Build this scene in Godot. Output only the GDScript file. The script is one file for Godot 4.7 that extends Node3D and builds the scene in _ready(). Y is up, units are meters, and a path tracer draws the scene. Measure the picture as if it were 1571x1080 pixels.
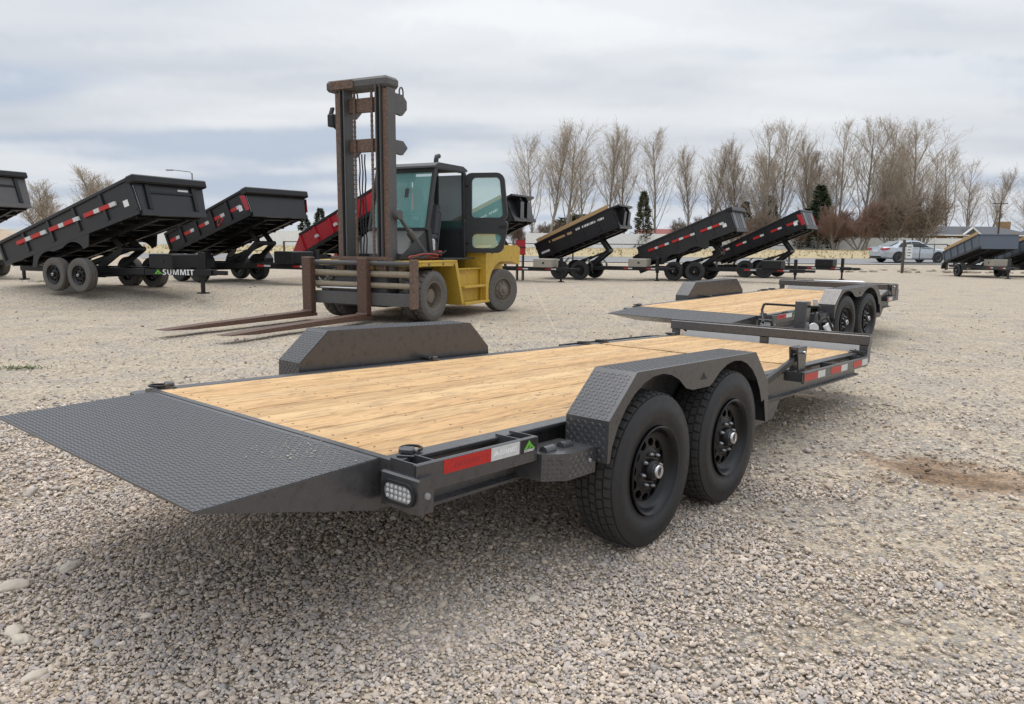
extends Node3D
# A trailer dealer's gravel yard under an overcast sky. Units are metres; a vehicle's own axes are x forward, y up, z to its right.

var M := {}
var rng := RandomNumberGenerator.new()
var used := {}

# ------------------------------------------------------------------ mesh building
class MB:
	var V := PackedVector3Array()
	var N := PackedVector3Array()
	var U := PackedVector2Array()
	var uv := false
	func tri(a: Vector3, b: Vector3, c: Vector3, na: Vector3, nb: Vector3, nc: Vector3) -> void:
		if (b - a).cross(c - a).dot(na + nb + nc) > 0.0:
			V.append_array([a, c, b]); N.append_array([na, nc, nb])
		else:
			V.append_array([a, b, c]); N.append_array([na, nb, nc])
	func quad(a, b, c, d, na, nb, nc, nd) -> void:
		tri(a, b, c, na, nb, nc); tri(a, c, d, na, nc, nd)
	func flat(p: Array, away: Vector3) -> void:
		var n: Vector3 = (p[1] - p[0]).cross(p[2] - p[0])
		if n.length_squared() < 1e-16 and p.size() > 3: n = (p[2] - p[0]).cross(p[3] - p[0])
		n = n.normalized()
		if n.dot((p[0] + p[1] + p[2]) / 3.0 - away) < 0.0: n = -n
		for i in range(1, p.size() - 1): tri(p[0], p[i], p[i + 1], n, n, n)
	func box(c: Vector3, s: Vector3, bs := Basis.IDENTITY, bev := 0.0) -> void:
		var h := s * 0.5
		var e: float = minf(bev, minf(h.x, minf(h.y, h.z)) * 0.9)
		var P := {}
		for sx in [-1, 1]:
			for sy in [-1, 1]:
				for sz in [-1, 1]:
					P[[sx, sy, sz, 0]] = c + bs * Vector3(sx * h.x, sy * (h.y - e), sz * (h.z - e))
					P[[sx, sy, sz, 1]] = c + bs * Vector3(sx * (h.x - e), sy * h.y, sz * (h.z - e))
					P[[sx, sy, sz, 2]] = c + bs * Vector3(sx * (h.x - e), sy * (h.y - e), sz * h.z)
		for s1 in [-1, 1]:
			flat([P[[s1, -1, -1, 0]], P[[s1, 1, -1, 0]], P[[s1, 1, 1, 0]], P[[s1, -1, 1, 0]]], c)
			flat([P[[-1, s1, -1, 1]], P[[1, s1, -1, 1]], P[[1, s1, 1, 1]], P[[-1, s1, 1, 1]]], c)
			flat([P[[-1, -1, s1, 2]], P[[1, -1, s1, 2]], P[[1, 1, s1, 2]], P[[-1, 1, s1, 2]]], c)
		if e > 0.0:
			for a in [-1, 1]:
				for b in [-1, 1]:
					flat([P[[a, b, -1, 0]], P[[a, b, 1, 0]], P[[a, b, 1, 1]], P[[a, b, -1, 1]]], c)
					flat([P[[a, -1, b, 0]], P[[a, 1, b, 0]], P[[a, 1, b, 2]], P[[a, -1, b, 2]]], c)
					flat([P[[-1, a, b, 1]], P[[1, a, b, 1]], P[[1, a, b, 2]], P[[-1, a, b, 2]]], c)
					for g in [-1, 1]: flat([P[[a, b, g, 0]], P[[a, b, g, 1]], P[[a, b, g, 2]]], c)
	func bx(x0, x1, y0, y1, z0, z1, bev := 0.0) -> void:
		box(Vector3(x0 + x1, y0 + y1, z0 + z1) * 0.5, Vector3(absf(x1 - x0), absf(y1 - y0), absf(z1 - z0)), Basis.IDENTITY, bev)
	func bar(a: Vector3, b: Vector3, w: float, h: float, bev := 0.0, up := Vector3.UP) -> void:
		var x := (b - a).normalized()
		if absf(x.dot(up)) > 0.98: up = Vector3.RIGHT
		var z := x.cross(up).normalized()
		box((a + b) * 0.5, Vector3(a.distance_to(b), h, w), Basis(x, z.cross(x), z), bev)
	# a polygon in two axes, pulled along the third: ax 2 = outline in x,y; ax 0 = outline in z,y; ax 1 = outline in x,z
	func pt(p: Vector2, d: float, ax: int) -> Vector3:
		return Vector3(p.x, p.y, d) if ax == 2 else (Vector3(d, p.y, p.x) if ax == 0 else Vector3(p.x, d, p.y))
	func prism(poly: Array, d0: float, d1: float, ax := 2, xf := Transform3D.IDENTITY, smooth := false) -> void:
		var p := PackedVector2Array(poly)
		var area := 0.0
		for i in p.size(): area += p[i].cross(p[(i + 1) % p.size()])
		var sg := 1.0 if area > 0 else -1.0
		var n := p.size()
		var t := Geometry2D.triangulate_polygon(p)
		for k in 2:
			var d: float = [d0, d1][k]
			var nn: Vector3 = xf.basis * (pt(Vector2.ZERO, 1.0, ax) * (1.0 if (d1 > d0) == (k == 1) else -1.0))
			nn = nn.normalized()
			for i in range(0, t.size(), 3): tri(xf * pt(p[t[i]], d, ax), xf * pt(p[t[i + 1]], d, ax), xf * pt(p[t[i + 2]], d, ax), nn, nn, nn)
		var nr: Array = []
		for i in n:
			var e := (p[(i + 1) % n] - p[i]).normalized()
			nr.append(Vector2(e.y, -e.x) * sg)
		for i in n:
			var j := (i + 1) % n
			var na: Vector2 = nr[i]
			var nb: Vector2 = nr[i]
			if smooth:
				na = (nr[(i + n - 1) % n] + nr[i]).normalized() if nr[(i + n - 1) % n].dot(nr[i]) > 0.75 else nr[i]
				nb = (nr[j] + nr[i]).normalized() if nr[j].dot(nr[i]) > 0.75 else nr[i]
			var qa: Vector3 = (xf.basis * pt(na, 0, ax)).normalized()
			var qb: Vector3 = (xf.basis * pt(nb, 0, ax)).normalized()
			quad(xf * pt(p[i], d0, ax), xf * pt(p[j], d0, ax), xf * pt(p[j], d1, ax), xf * pt(p[i], d1, ax), qa, qb, qb, qa)
	# a frame between two outlines of as many points
	func ring(o: Array, q: Array, d0: float, d1: float, ax := 2, xf := Transform3D.IDENTITY) -> void:
		var n := o.size()
		var c := Vector2.ZERO
		for i in n: c += q[i] / float(n)
		var mid := xf * pt(c, (d0 + d1) * 0.5, ax)
		for i in n:
			var j := (i + 1) % n
			for d in [d0, d1]: flat([xf * pt(o[i], d, ax), xf * pt(o[j], d, ax), xf * pt(q[j], d, ax), xf * pt(q[i], d, ax)], xf * pt((o[i] + q[j]) * 0.5, d0 + d1 - d, ax))
			flat([xf * pt(o[i], d0, ax), xf * pt(o[j], d0, ax), xf * pt(o[j], d1, ax), xf * pt(o[i], d1, ax)], mid)
			var m2 := xf * pt((o[i] + o[j]) * 0.5, (d0 + d1) * 0.5, ax)
			flat([xf * pt(q[i], d0, ax), xf * pt(q[j], d0, ax), xf * pt(q[j], d1, ax), xf * pt(q[i], d1, ax)], m2)
	func tube(path: Array, r, sides := 8, caps := true) -> void:
		var n := path.size()
		var last := []
		var side := Vector3.ZERO
		for i in n:
			var t: Vector3 = (path[mini(i + 1, n - 1)] - path[maxi(i - 1, 0)]).normalized()
			if side == Vector3.ZERO: side = t.cross(Vector3.UP if absf(t.y) < 0.9 else Vector3.RIGHT).normalized()
			side = (side - t * side.dot(t)).normalized()
			var up := t.cross(side)
			var rr: float = r[i] if r is Array else r
			var now := []
			for k in sides:
				var a := TAU * k / sides
				var d := side * cos(a) + up * sin(a)
				now.append([path[i] + d * rr, d])
			if i > 0:
				for k in sides:
					var l := (k + 1) % sides
					quad(last[k][0], last[l][0], now[l][0], now[k][0], last[k][1], last[l][1], now[l][1], now[k][1])
			if caps and (i == 0 or i == n - 1):
				for k in range(1, sides - 1): tri(now[0][0], now[k][0], now[k + 1][0], t * (-1 if i == 0 else 1), t * (-1 if i == 0 else 1), t * (-1 if i == 0 else 1))
			last = now
	# profile of (radius, place along the axis) spun round the z axis of xf; bends sharper than ~35 degrees stay crisp
	func lathe(pr: Array, n := 24, xf := Transform3D.IDENTITY, a0 := 0.0, a1 := TAU) -> void:
		var sn := []
		for i in pr.size() - 1:
			var e: Vector2 = (pr[i + 1] - pr[i])
			sn.append(Vector2(e.y, -e.x).normalized())
		for i in pr.size() - 1:
			var na: Vector2 = sn[i]
			var nb: Vector2 = sn[i]
			if i > 0 and sn[i - 1].dot(sn[i]) > 0.8: na = (sn[i - 1] + sn[i]).normalized()
			if i < pr.size() - 2 and sn[i + 1].dot(sn[i]) > 0.8: nb = (sn[i + 1] + sn[i]).normalized()
			for k in n:
				var a := a0 + (a1 - a0) * k / n
				var b := a0 + (a1 - a0) * (k + 1) / n
				var ca := Vector3(cos(a), sin(a), 0)
				var cb := Vector3(cos(b), sin(b), 0)
				var z := Vector3(0, 0, 1)
				quad(xf * (ca * pr[i].x + z * pr[i].y), xf * (cb * pr[i].x + z * pr[i].y), xf * (cb * pr[i + 1].x + z * pr[i + 1].y), xf * (ca * pr[i + 1].x + z * pr[i + 1].y),
					xf.basis * (ca * na.x + z * na.y), xf.basis * (cb * na.x + z * na.y), xf.basis * (cb * nb.x + z * nb.y), xf.basis * (ca * nb.x + z * nb.y))
	func done() -> ArrayMesh:
		var a := []
		a.resize(Mesh.ARRAY_MAX)
		a[Mesh.ARRAY_VERTEX] = V
		a[Mesh.ARRAY_NORMAL] = N
		if U.size() == V.size(): a[Mesh.ARRAY_TEX_UV] = U
		var m := ArrayMesh.new()
		m.add_surface_from_arrays(Mesh.PRIMITIVE_TRIANGLES, a)
		return m

func v3(x, y, z) -> Vector3: return Vector3(x, y, z)
func v2(x, y) -> Vector2: return Vector2(x, y)

# ------------------------------------------------------------------ nodes
func numbered(called: String) -> String:
	var n: int = used.get(called, 0)
	used[called] = n + 1
	return called if n == 0 else "%s_%03d" % [called, n]

func thing(called: String, label: String, category: String, at := Vector3.ZERO, turn := 0.0, group := "") -> Node3D:
	var o := Node3D.new()
	o.name = numbered(called)
	add_child(o)
	o.position = at
	o.rotation.y = turn
	tag(o, label, category, group)
	return o

func tag(o: Node, label: String, category: String, group := "") -> Node:
	o.set_meta("label", label)
	o.set_meta("category", category)
	if group: o.set_meta("group", group)
	return o

func part(called: String, m, mat: Material, parent: Node, xf := Transform3D.IDENTITY, label := "") -> MeshInstance3D:
	var o := MeshInstance3D.new()
	o.name = called
	o.mesh = m.done() if m is MB else m
	o.material_override = mat
	o.transform = xf
	parent.add_child(o, true)
	if label: o.set_meta("label", label)
	return o

func ground_part(called: String, m, mat: Material) -> MeshInstance3D:
	var o := part(numbered(called), m, mat, self)
	o.set_meta("kind", "structure")
	return o

func copies(called: String, mesh: Mesh, mat: Material, list: Array, parent: Node, xf := Transform3D.IDENTITY) -> MultiMeshInstance3D:
	var mm := MultiMesh.new()
	mm.transform_format = MultiMesh.TRANSFORM_3D
	mm.mesh = mesh
	mm.instance_count = list.size()
	for i in list.size(): mm.set_instance_transform(i, list[i])
	var o := MultiMeshInstance3D.new()
	o.name = called
	o.multimesh = mm
	o.material_override = mat
	o.transform = xf
	o.set_meta("kind", "stuff")
	parent.add_child(o, true)
	return o

func again(o: Node3D, label: String, at: Vector3, turn: float, size := Vector3.ONE, group := "") -> Node3D:
	var r: Node3D = o.duplicate()
	r.name = numbered(String(o.name).rstrip("_0123456789"))
	add_child(r)
	r.transform = Transform3D(Basis(Vector3.UP, turn).scaled_local(size), at)
	r.set_meta("label", label)
	if group: r.set_meta("group", group)
	return r

# ------------------------------------------------------------------ textures and materials
func noise(type, freq: float, sd: int, oct := 4) -> FastNoiseLite:
	var n := FastNoiseLite.new()
	n.noise_type = type
	n.frequency = freq
	n.seed = sd
	n.fractal_type = FastNoiseLite.FRACTAL_FBM if oct > 1 else FastNoiseLite.FRACTAL_NONE
	n.fractal_octaves = oct
	return n

func tex_ramp(n: FastNoiseLite, w: int, h: int, cols: Array, at: Array = []) -> ImageTexture:
	# cols are linear colours; the picture holds sRGB
	var g := n.get_seamless_image(w, h)
	g.convert(Image.FORMAT_L8)
	var src := g.get_data()
	var lut := PackedByteArray()
	lut.resize(768)
	for i in 256:
		var t := i / 255.0
		var c: Color = cols[-1]
		for k in cols.size() - 1:
			var a: float = at[k] if at else float(k) / (cols.size() - 1)
			var b: float = at[k + 1] if at else float(k + 1) / (cols.size() - 1)
			if t <= b:
				c = cols[k].lerp(cols[k + 1], clampf((t - a) / maxf(b - a, 1e-4), 0, 1))
				break
		c = c.linear_to_srgb()
		lut[i * 3] = int(clampf(c.r, 0, 1) * 255); lut[i * 3 + 1] = int(clampf(c.g, 0, 1) * 255); lut[i * 3 + 2] = int(clampf(c.b, 0, 1) * 255)
	var out := PackedByteArray()
	out.resize(w * h * 3)
	for i in w * h:
		var s := src[i] * 3
		out[i * 3] = lut[s]; out[i * 3 + 1] = lut[s + 1]; out[i * 3 + 2] = lut[s + 2]
	return ImageTexture.create_from_image(Image.create_from_data(w, h, false, Image.FORMAT_RGB8, out))

func grey(a: float) -> Color: return Color(a, a, a)

func mat(called: String, lin: Color, rough: float, metal := 0.0, opt := {}) -> StandardMaterial3D:
	var m := StandardMaterial3D.new()
	m.resource_name = called
	m.albedo_color = lin.linear_to_srgb()
	m.roughness = rough
	m.metallic = metal
	m.metallic_specular = opt.get("spec", 0.5)
	m.cull_mode = BaseMaterial3D.CULL_DISABLED
	if opt.has("tex"):
		m.albedo_texture = opt.tex
		m.uv1_triplanar = opt.get("tri", true)
		var s = opt.get("scale", 1.0)
		m.uv1_scale = s if s is Vector3 else Vector3.ONE * s
		m.uv1_triplanar_sharpness = 4.0
	if opt.has("rough_tex"):
		m.roughness_texture = opt.rough_tex
		m.roughness_texture_channel = BaseMaterial3D.TEXTURE_CHANNEL_RED
	if opt.has("bump"):
		m.heightmap_enabled = true
		m.heightmap_texture = opt.bump
		m.heightmap_scale = opt.get("deep", 0.3)
	M[called] = m
	return m

func lin(r: float, g: float, b: float) -> Color: return Color(r, g, b)

func wood_texture() -> ImageTexture:
	# four boards under one another, each 4.4 m long and 0.19 m wide
	var W := 2048
	var H := 512
	var n1 := noise(FastNoiseLite.TYPE_SIMPLEX, 1.0, 11, 2)
	var n2 := noise(FastNoiseLite.TYPE_SIMPLEX, 1.0, 12, 3)
	var r := RandomNumberGenerator.new()
	r.seed = 77
	var out := PackedByteArray()
	out.resize(W * H * 3)
	var knots := []
	for b in 4:
		var kk := []
		for i in 11: kk.append(Vector3(r.randf() * 4.4, r.randf_range(0.02, 0.17), r.randf_range(0.006, 0.017)))
		knots.append(kk)
	for y in H:
		var b := y / 128
		var zz := (y % 128) / 128.0 * 0.19
		var tone: float = [0.0, 0.22, -0.12, 0.12][b]
		var near := []
		for x in W:
			var px := x * 4.4 / W
			var bend := 0.0
			var dark := 0.0
			for k in knots[b]:
				var dx: float = px - k.x
				if absf(dx) < 0.35:
					var dz: float = zz - k.y
					var d: float = sqrt(dx * dx * 0.12 + dz * dz) / k.z
					if d < 4.0:
						bend += k.z * 2.2 * exp(-d * d * 0.35) * (1.0 if dz > 0 else -1.0)
						dark = maxf(dark, 1.0 - smoothstep(0.45, 0.85, d * (1.0 if absf(dx) < k.z * 1.6 else 3.0)))
			var w := n1.get_noise_2d(px * 0.55, zz * 5.0 + b * 31.0)
			var rings := sin((zz + bend + w * 0.055) * 330.0 + b * 2.0)
			var streak := n2.get_noise_2d(px * 8.0, zz * 230.0 + b * 77.0)
			var stain := n2.get_noise_2d(px * 2.4 + 50.0, zz * 16.0 + b * 13.0)
			var t := 0.42 + 0.15 * rings + 0.36 * streak + 0.28 * n2.get_noise_2d(px * 22.0 + 9.0, zz * 420.0 + b * 19.0) + tone * 0.7 + 0.22 * w
			t = clampf(t, 0.0, 1.0)
			var cr := lerpf(0.70, 0.42, t)
			var cg := lerpf(0.492, 0.245, t)
			var cb := lerpf(0.262, 0.10, t)
			var s := smoothstep(0.10, 0.52, stain) * 0.42 + dark * 0.62
			cr = lerpf(cr, 0.22, s); cg = lerpf(cg, 0.14, s); cb = lerpf(cb, 0.075, s)
			var i := (y * W + x) * 3
			out[i] = int(pow(cr, 0.4545) * 255); out[i + 1] = int(pow(cg, 0.4545) * 255); out[i + 2] = int(pow(cb, 0.4545) * 255)
	return ImageTexture.create_from_image(Image.create_from_data(W, H, false, Image.FORMAT_RGB8, out))

func make_materials() -> void:
	var soft := noise(FastNoiseLite.TYPE_SIMPLEX, 0.012, 3, 5)
	var fine := noise(FastNoiseLite.TYPE_SIMPLEX, 0.05, 4, 4)
	var mottle := tex_ramp(soft, 512, 512, [grey(0.80), grey(1.0), grey(0.90)])
	var speck := tex_ramp(fine, 512, 512, [grey(0.62), grey(0.92), grey(1.0), grey(0.85)])
	var scuff := tex_ramp(noise(FastNoiseLite.TYPE_SIMPLEX, 0.02, 17, 6), 512, 512, [lin(0.62, 0.61, 0.60), lin(0.90, 0.90, 0.90), lin(1, 1, 1), lin(0.94, 0.94, 0.95), lin(1.0, 0.97, 0.93)])
	var rough_t := tex_ramp(soft, 512, 512, [grey(0.55), grey(0.80), grey(1.0)])
	var dusty := tex_ramp(soft, 512, 512, [lin(0.75, 0.72, 0.68), lin(0.95, 0.95, 0.95), lin(1, 1, 1)])
	var orange_peel := tex_ramp(noise(FastNoiseLite.TYPE_SIMPLEX, 0.12, 8, 2), 256, 256, [grey(0), grey(1)])
	var rust_t := tex_ramp(noise(FastNoiseLite.TYPE_SIMPLEX, 0.022, 21, 6), 512, 512, [lin(0.075, 0.068, 0.064), lin(0.12, 0.092, 0.078), lin(0.165, 0.10, 0.07), lin(0.22, 0.14, 0.10), lin(0.13, 0.11, 0.10)])
	var worn_t := tex_ramp(noise(FastNoiseLite.TYPE_SIMPLEX, 0.022, 22, 6), 512, 512, [lin(0.075, 0.074, 0.076), lin(0.115, 0.113, 0.115), lin(0.10, 0.096, 0.094), lin(0.135, 0.11, 0.092), lin(0.2, 0.165, 0.135)], [0, 0.4, 0.62, 0.8, 1.0])
	var yellow_t := tex_ramp(noise(FastNoiseLite.TYPE_SIMPLEX, 0.012, 23, 6), 512, 512, [lin(0.34, 0.22, 0.06), lin(0.54, 0.355, 0.05), lin(0.60, 0.40, 0.05), lin(0.58, 0.38, 0.045), lin(0.40, 0.26, 0.07)], [0, 0.2, 0.5, 0.8, 1.0])
	# the grey paint of the tilt trailers
	mat("grey_paint", lin(0.108, 0.107, 0.111), 0.31, 0.58, {"tex": scuff, "scale": 1.1, "rough_tex": rough_t, "bump": orange_peel, "deep": 0.012, "spec": 0.55})
	mat("black_steel", lin(0.013, 0.013, 0.014), 0.42, 0.0, {"spec": 0.4, "tex": mottle, "scale": 1.2, "rough_tex": rough_t})
	mat("black_panel", lin(0.014, 0.014, 0.016), 0.40, 0.0, {"spec": 0.42, "tex": mottle, "scale": 0.8, "rough_tex": rough_t})
	mat("charcoal_panel", lin(0.024, 0.025, 0.027), 0.40, 0.0, {"spec": 0.45, "tex": mottle, "scale": 0.8, "rough_tex": rough_t})
	mat("slate_panel", lin(0.085, 0.105, 0.135), 0.42, 0.0, {"tex": mottle, "scale": 0.8, "rough_tex": rough_t})
	mat("silver_plate", lin(0.15, 0.152, 0.158), 0.55, 0.1, {"tex": mottle, "scale": 0.8, "rough_tex": rough_t})
	mat("red_panel", lin(0.42, 0.012, 0.022), 0.34, 0.0, {"tex": mottle, "scale": 0.8, "rough_tex": rough_t})
	mat("tread_rubber", lin(0.046, 0.044, 0.042), 0.8, 0.0, {"tex": speck, "scale": 2.5})
	mat("fork_steel", lin(0.085, 0.056, 0.047), 0.6, 0.0, {"tex": rust_t, "scale": 1.3}).albedo_color = lin(0.6, 0.5, 0.46).linear_to_srgb()
	mat("rubber", lin(0.018, 0.0185, 0.020), 0.6, 0.0, {"tex": speck, "scale": 2.5, "rough_tex": rough_t})
	mat("dusty_rubber", lin(0.12, 0.11, 0.10), 0.85, 0.0, {"tex": dusty, "scale": 1.6, "bump": speck.duplicate(), "deep": 0.05})
	mat("rim_black", lin(0.010, 0.010, 0.011), 0.26, 0.0, {"tex": mottle, "scale": 2.0, "spec": 0.38})
	mat("dusty_rim", lin(0.17, 0.145, 0.115), 0.8, 0.0, {"tex": dusty, "scale": 2.0})
	mat("chrome", lin(0.58, 0.58, 0.59), 0.2, 1.0)
	mat("zinc", lin(0.30, 0.30, 0.31), 0.4, 1.0)
	mat("rust", lin(0.85, 0.83, 0.82), 0.75, 0.0, {"tex": rust_t, "scale": 1.1, "bump": rust_t, "deep": 0.06})
	mat("worn_grey", lin(0.82, 0.82, 0.82), 0.55, 0.0, {"tex": worn_t, "scale": 0.7, "bump": worn_t, "deep": 0.04})
	mat("dirty_tube", lin(0.30, 0.25, 0.18), 0.75, 0.0, {"tex": dusty, "scale": 1.8})
	mat("yellow", lin(0.88, 0.86, 0.84), 0.55, 0.0, {"tex": yellow_t, "scale": 0.55, "rough_tex": rough_t})
	mat("cab_black", lin(0.032, 0.034, 0.036), 0.5, 0.0, {"tex": dusty, "scale": 1.1, "rough_tex": rough_t})
	mat("cab_inside", lin(0.06, 0.06, 0.06), 0.8, 0.0, {"tex": mottle, "scale": 1.0})
	mat("tape_red", lin(0.48, 0.016, 0.014), 0.35, 0.0, {"tex": mottle, "scale": 3.0})
	mat("tape_white", lin(0.60, 0.61, 0.60), 0.35, 0.0, {"tex": mottle, "scale": 3.0})
	mat("print_white", lin(0.78, 0.78, 0.78), 0.5)
	mat("print_green", lin(0.13, 0.42, 0.045), 0.45)
	mat("print_faint_red", lin(0.36, 0.03, 0.03), 0.4)
	mat("print_faint_grey", lin(0.80, 0.80, 0.80), 0.4)
	mat("print_red", lin(0.5, 0.02, 0.02), 0.45)
	mat("print_black", lin(0.012, 0.012, 0.012), 0.5)
	mat("lamp_clear", lin(0.24, 0.245, 0.25), 0.12, 0.0, {"spec": 0.7})
	mat("lamp_red", lin(0.42, 0.01, 0.012), 0.15, 0.0, {"spec": 0.7})
	mat("lamp_amber", lin(0.6, 0.22, 0.02), 0.15)
	mat("toolbox_tan", lin(0.34, 0.31, 0.26), 0.5, 0.0, {"tex": mottle, "scale": 1.0})
	mat("board_tan", lin(0.46, 0.30, 0.145), 0.8, 0.0, {"tex": dusty, "scale": Vector3(0.5, 5, 5)})
	mat("white_vinyl", lin(0.86, 0.87, 0.88), 0.5, 0.0, {"tex": mottle, "scale": 0.3})
	mat("white_board", lin(0.80, 0.80, 0.79), 0.55, 0.0, {"tex": mottle, "scale": 0.8})
	mat("car_silver", lin(0.50, 0.54, 0.58), 0.28, 0.55, {"tex": mottle, "scale": 0.5})
	M.car_silver.clearcoat_enabled = true
	M.car_silver.clearcoat = 0.8
	M.car_silver.clearcoat_roughness = 0.08
	var glass := mat("glass", Color(0.62, 0.80, 0.78, 0.14), 0.04)
	glass.albedo_color = Color(0.56, 0.80, 0.78, 0.34)
	glass.roughness = 0.3
	glass.transparency = BaseMaterial3D.TRANSPARENCY_ALPHA
	var film := mat("tinted_glass", lin(0.1, 0.1, 0.1), 0.3)
	film.albedo_color = Color(0.24, 0.36, 0.35, 0.72)
	film.transparency = BaseMaterial3D.TRANSPARENCY_ALPHA
	mat("glass_dark", lin(0.03, 0.045, 0.05), 0.05, 0.0, {"spec": 0.8})
	mat("bark", lin(0.30, 0.27, 0.24), 0.95, 0.0, {"tex": speck, "scale": 0.8})
	mat("twig_buff", lin(0.42, 0.35, 0.275), 0.95)
	mat("twig_brown", lin(0.25, 0.195, 0.15), 0.95)
	mat("twig_red", lin(0.25, 0.155, 0.115), 0.95)
	mat("needle", lin(0.05, 0.068, 0.032), 0.9)
	mat("needle_olive", lin(0.115, 0.115, 0.055), 0.9)
	mat("roof_grey", lin(0.10, 0.105, 0.115), 0.9, 0.0, {"tex": speck, "scale": 0.6})
	mat("roof_red", lin(0.30, 0.09, 0.08), 0.8, 0.0, {"tex": speck, "scale": 0.5})
	mat("wall_tan", lin(0.24, 0.16, 0.10), 0.9, 0.0, {"tex": speck, "scale": 0.5})
	mat("brick_tan", lin(0.36, 0.22, 0.11), 0.9, 0.0, {"tex": speck, "scale": 1.0})
	mat("asphalt", lin(0.22, 0.22, 0.225), 0.92, 0.0, {"tex": speck, "scale": 0.6})
	mat("road_paint", lin(0.66, 0.66, 0.64), 0.8, 0.0, {"tex": speck, "scale": 0.8})
	mat("pole_grey", lin(0.22, 0.23, 0.24), 0.6)
	mat("pole_wood", lin(0.10, 0.075, 0.055), 0.9, 0.0, {"tex": speck, "scale": 0.8})
	mat("seat_cloth", lin(0.10, 0.10, 0.11), 0.9)
	mat("red_cloth", lin(0.30, 0.06, 0.05), 0.9)
	mat("weed", lin(0.075, 0.10, 0.035), 0.9)
	mat("straw", lin(0.46, 0.38, 0.23), 0.95)
	mat("rock_tan", lin(0.44, 0.38, 0.30), 0.95, 0.0, {"tex": speck, "scale": 1.2})
	# boards
	var wt := wood_texture()
	for i in 3:
		var m := mat("plank%d" % i, [lin(0.95, 0.94, 0.92), lin(0.89, 0.86, 0.82), lin(0.96, 0.91, 0.85)][i], 0.72, 0.0, {"tex": wt, "tri": false, "bump": wt, "deep": -0.05})
	# the yard: fine crushed stone set in pale dirt, with a coarser tone laid over it
	var cell := noise(FastNoiseLite.TYPE_CELLULAR, 0.055, 31, 1)
	cell.cellular_return_type = FastNoiseLite.RETURN_CELL_VALUE
	var stones := tex_ramp(cell, 1024, 1024, [lin(0.20, 0.185, 0.17), lin(0.42, 0.36, 0.28), lin(0.30, 0.285, 0.27), lin(0.54, 0.46, 0.36), lin(0.44, 0.37, 0.29), lin(0.62, 0.54, 0.43), lin(0.34, 0.315, 0.29), lin(0.50, 0.43, 0.34)])
	cell.cellular_return_type = FastNoiseLite.RETURN_DISTANCE2_SUB
	var joints := tex_ramp(cell, 1024, 1024, [grey(0), grey(0.55), grey(0.9), grey(1)])
	var broad := tex_ramp(noise(FastNoiseLite.TYPE_SIMPLEX, 0.008, 33, 6), 1024, 1024, [lin(0.76, 0.74, 0.73), lin(0.90, 0.90, 0.91), lin(1.0, 0.97, 0.92), lin(0.97, 0.95, 0.90), lin(0.82, 0.80, 0.79)])
	var gm := mat("yard_dirt", lin(1, 1, 1), 0.95, 0.0, {"tex": stones, "scale": 0.72, "bump": joints, "deep": 0.9, "spec": 0.3})
	gm.uv1_world_triplanar = true
	gm.vertex_color_use_as_albedo = true
	gm.detail_enabled = true
	gm.detail_albedo = broad
	gm.detail_blend_mode = BaseMaterial3D.BLEND_MODE_MUL
	gm.detail_uv_layer = BaseMaterial3D.DETAIL_UV_2
	gm.uv2_triplanar = true
	gm.uv2_world_triplanar = true
	gm.uv2_scale = Vector3.ONE * 0.083
	var pm := mat("pebble", lin(1, 1, 1), 0.9, 0.0, {"tex": speck, "scale": 3.0, "spec": 0.3})
	pm.vertex_color_use_as_albedo = true
	var grass_t := tex_ramp(noise(FastNoiseLite.TYPE_SIMPLEX, 0.03, 35, 6), 512, 512, [lin(0.16, 0.14, 0.07), lin(0.34, 0.27, 0.15), lin(0.44, 0.36, 0.21), lin(0.27, 0.24, 0.12)])
	mat("dry_grass", lin(1, 1, 1), 0.95, 0.0, {"tex": grass_t, "scale": 0.12}).uv1_world_triplanar = true
	mat("mound_dirt", lin(0.42, 0.34, 0.255), 0.95, 0.0, {"tex": broad, "scale": 0.15}).uv1_world_triplanar = true

# ------------------------------------------------------------------ the setting
func rise(x: float, z: float) -> float:
	var far := smoothstep(43.6, 46.5, -z) * 0.36 + clampf((-z - 46.5) / 11.0, 0, 1) * 0.14 + clampf((-z - 57.5) / 58.0, 0, 1) * 0.32
	var left := 0.34 * smoothstep(-1.5, -4.5, x) * smoothstep(16.0, 19.5, -z) * (1.0 - smoothstep(43.0, 47.0, -z))
	return far + left

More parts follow.
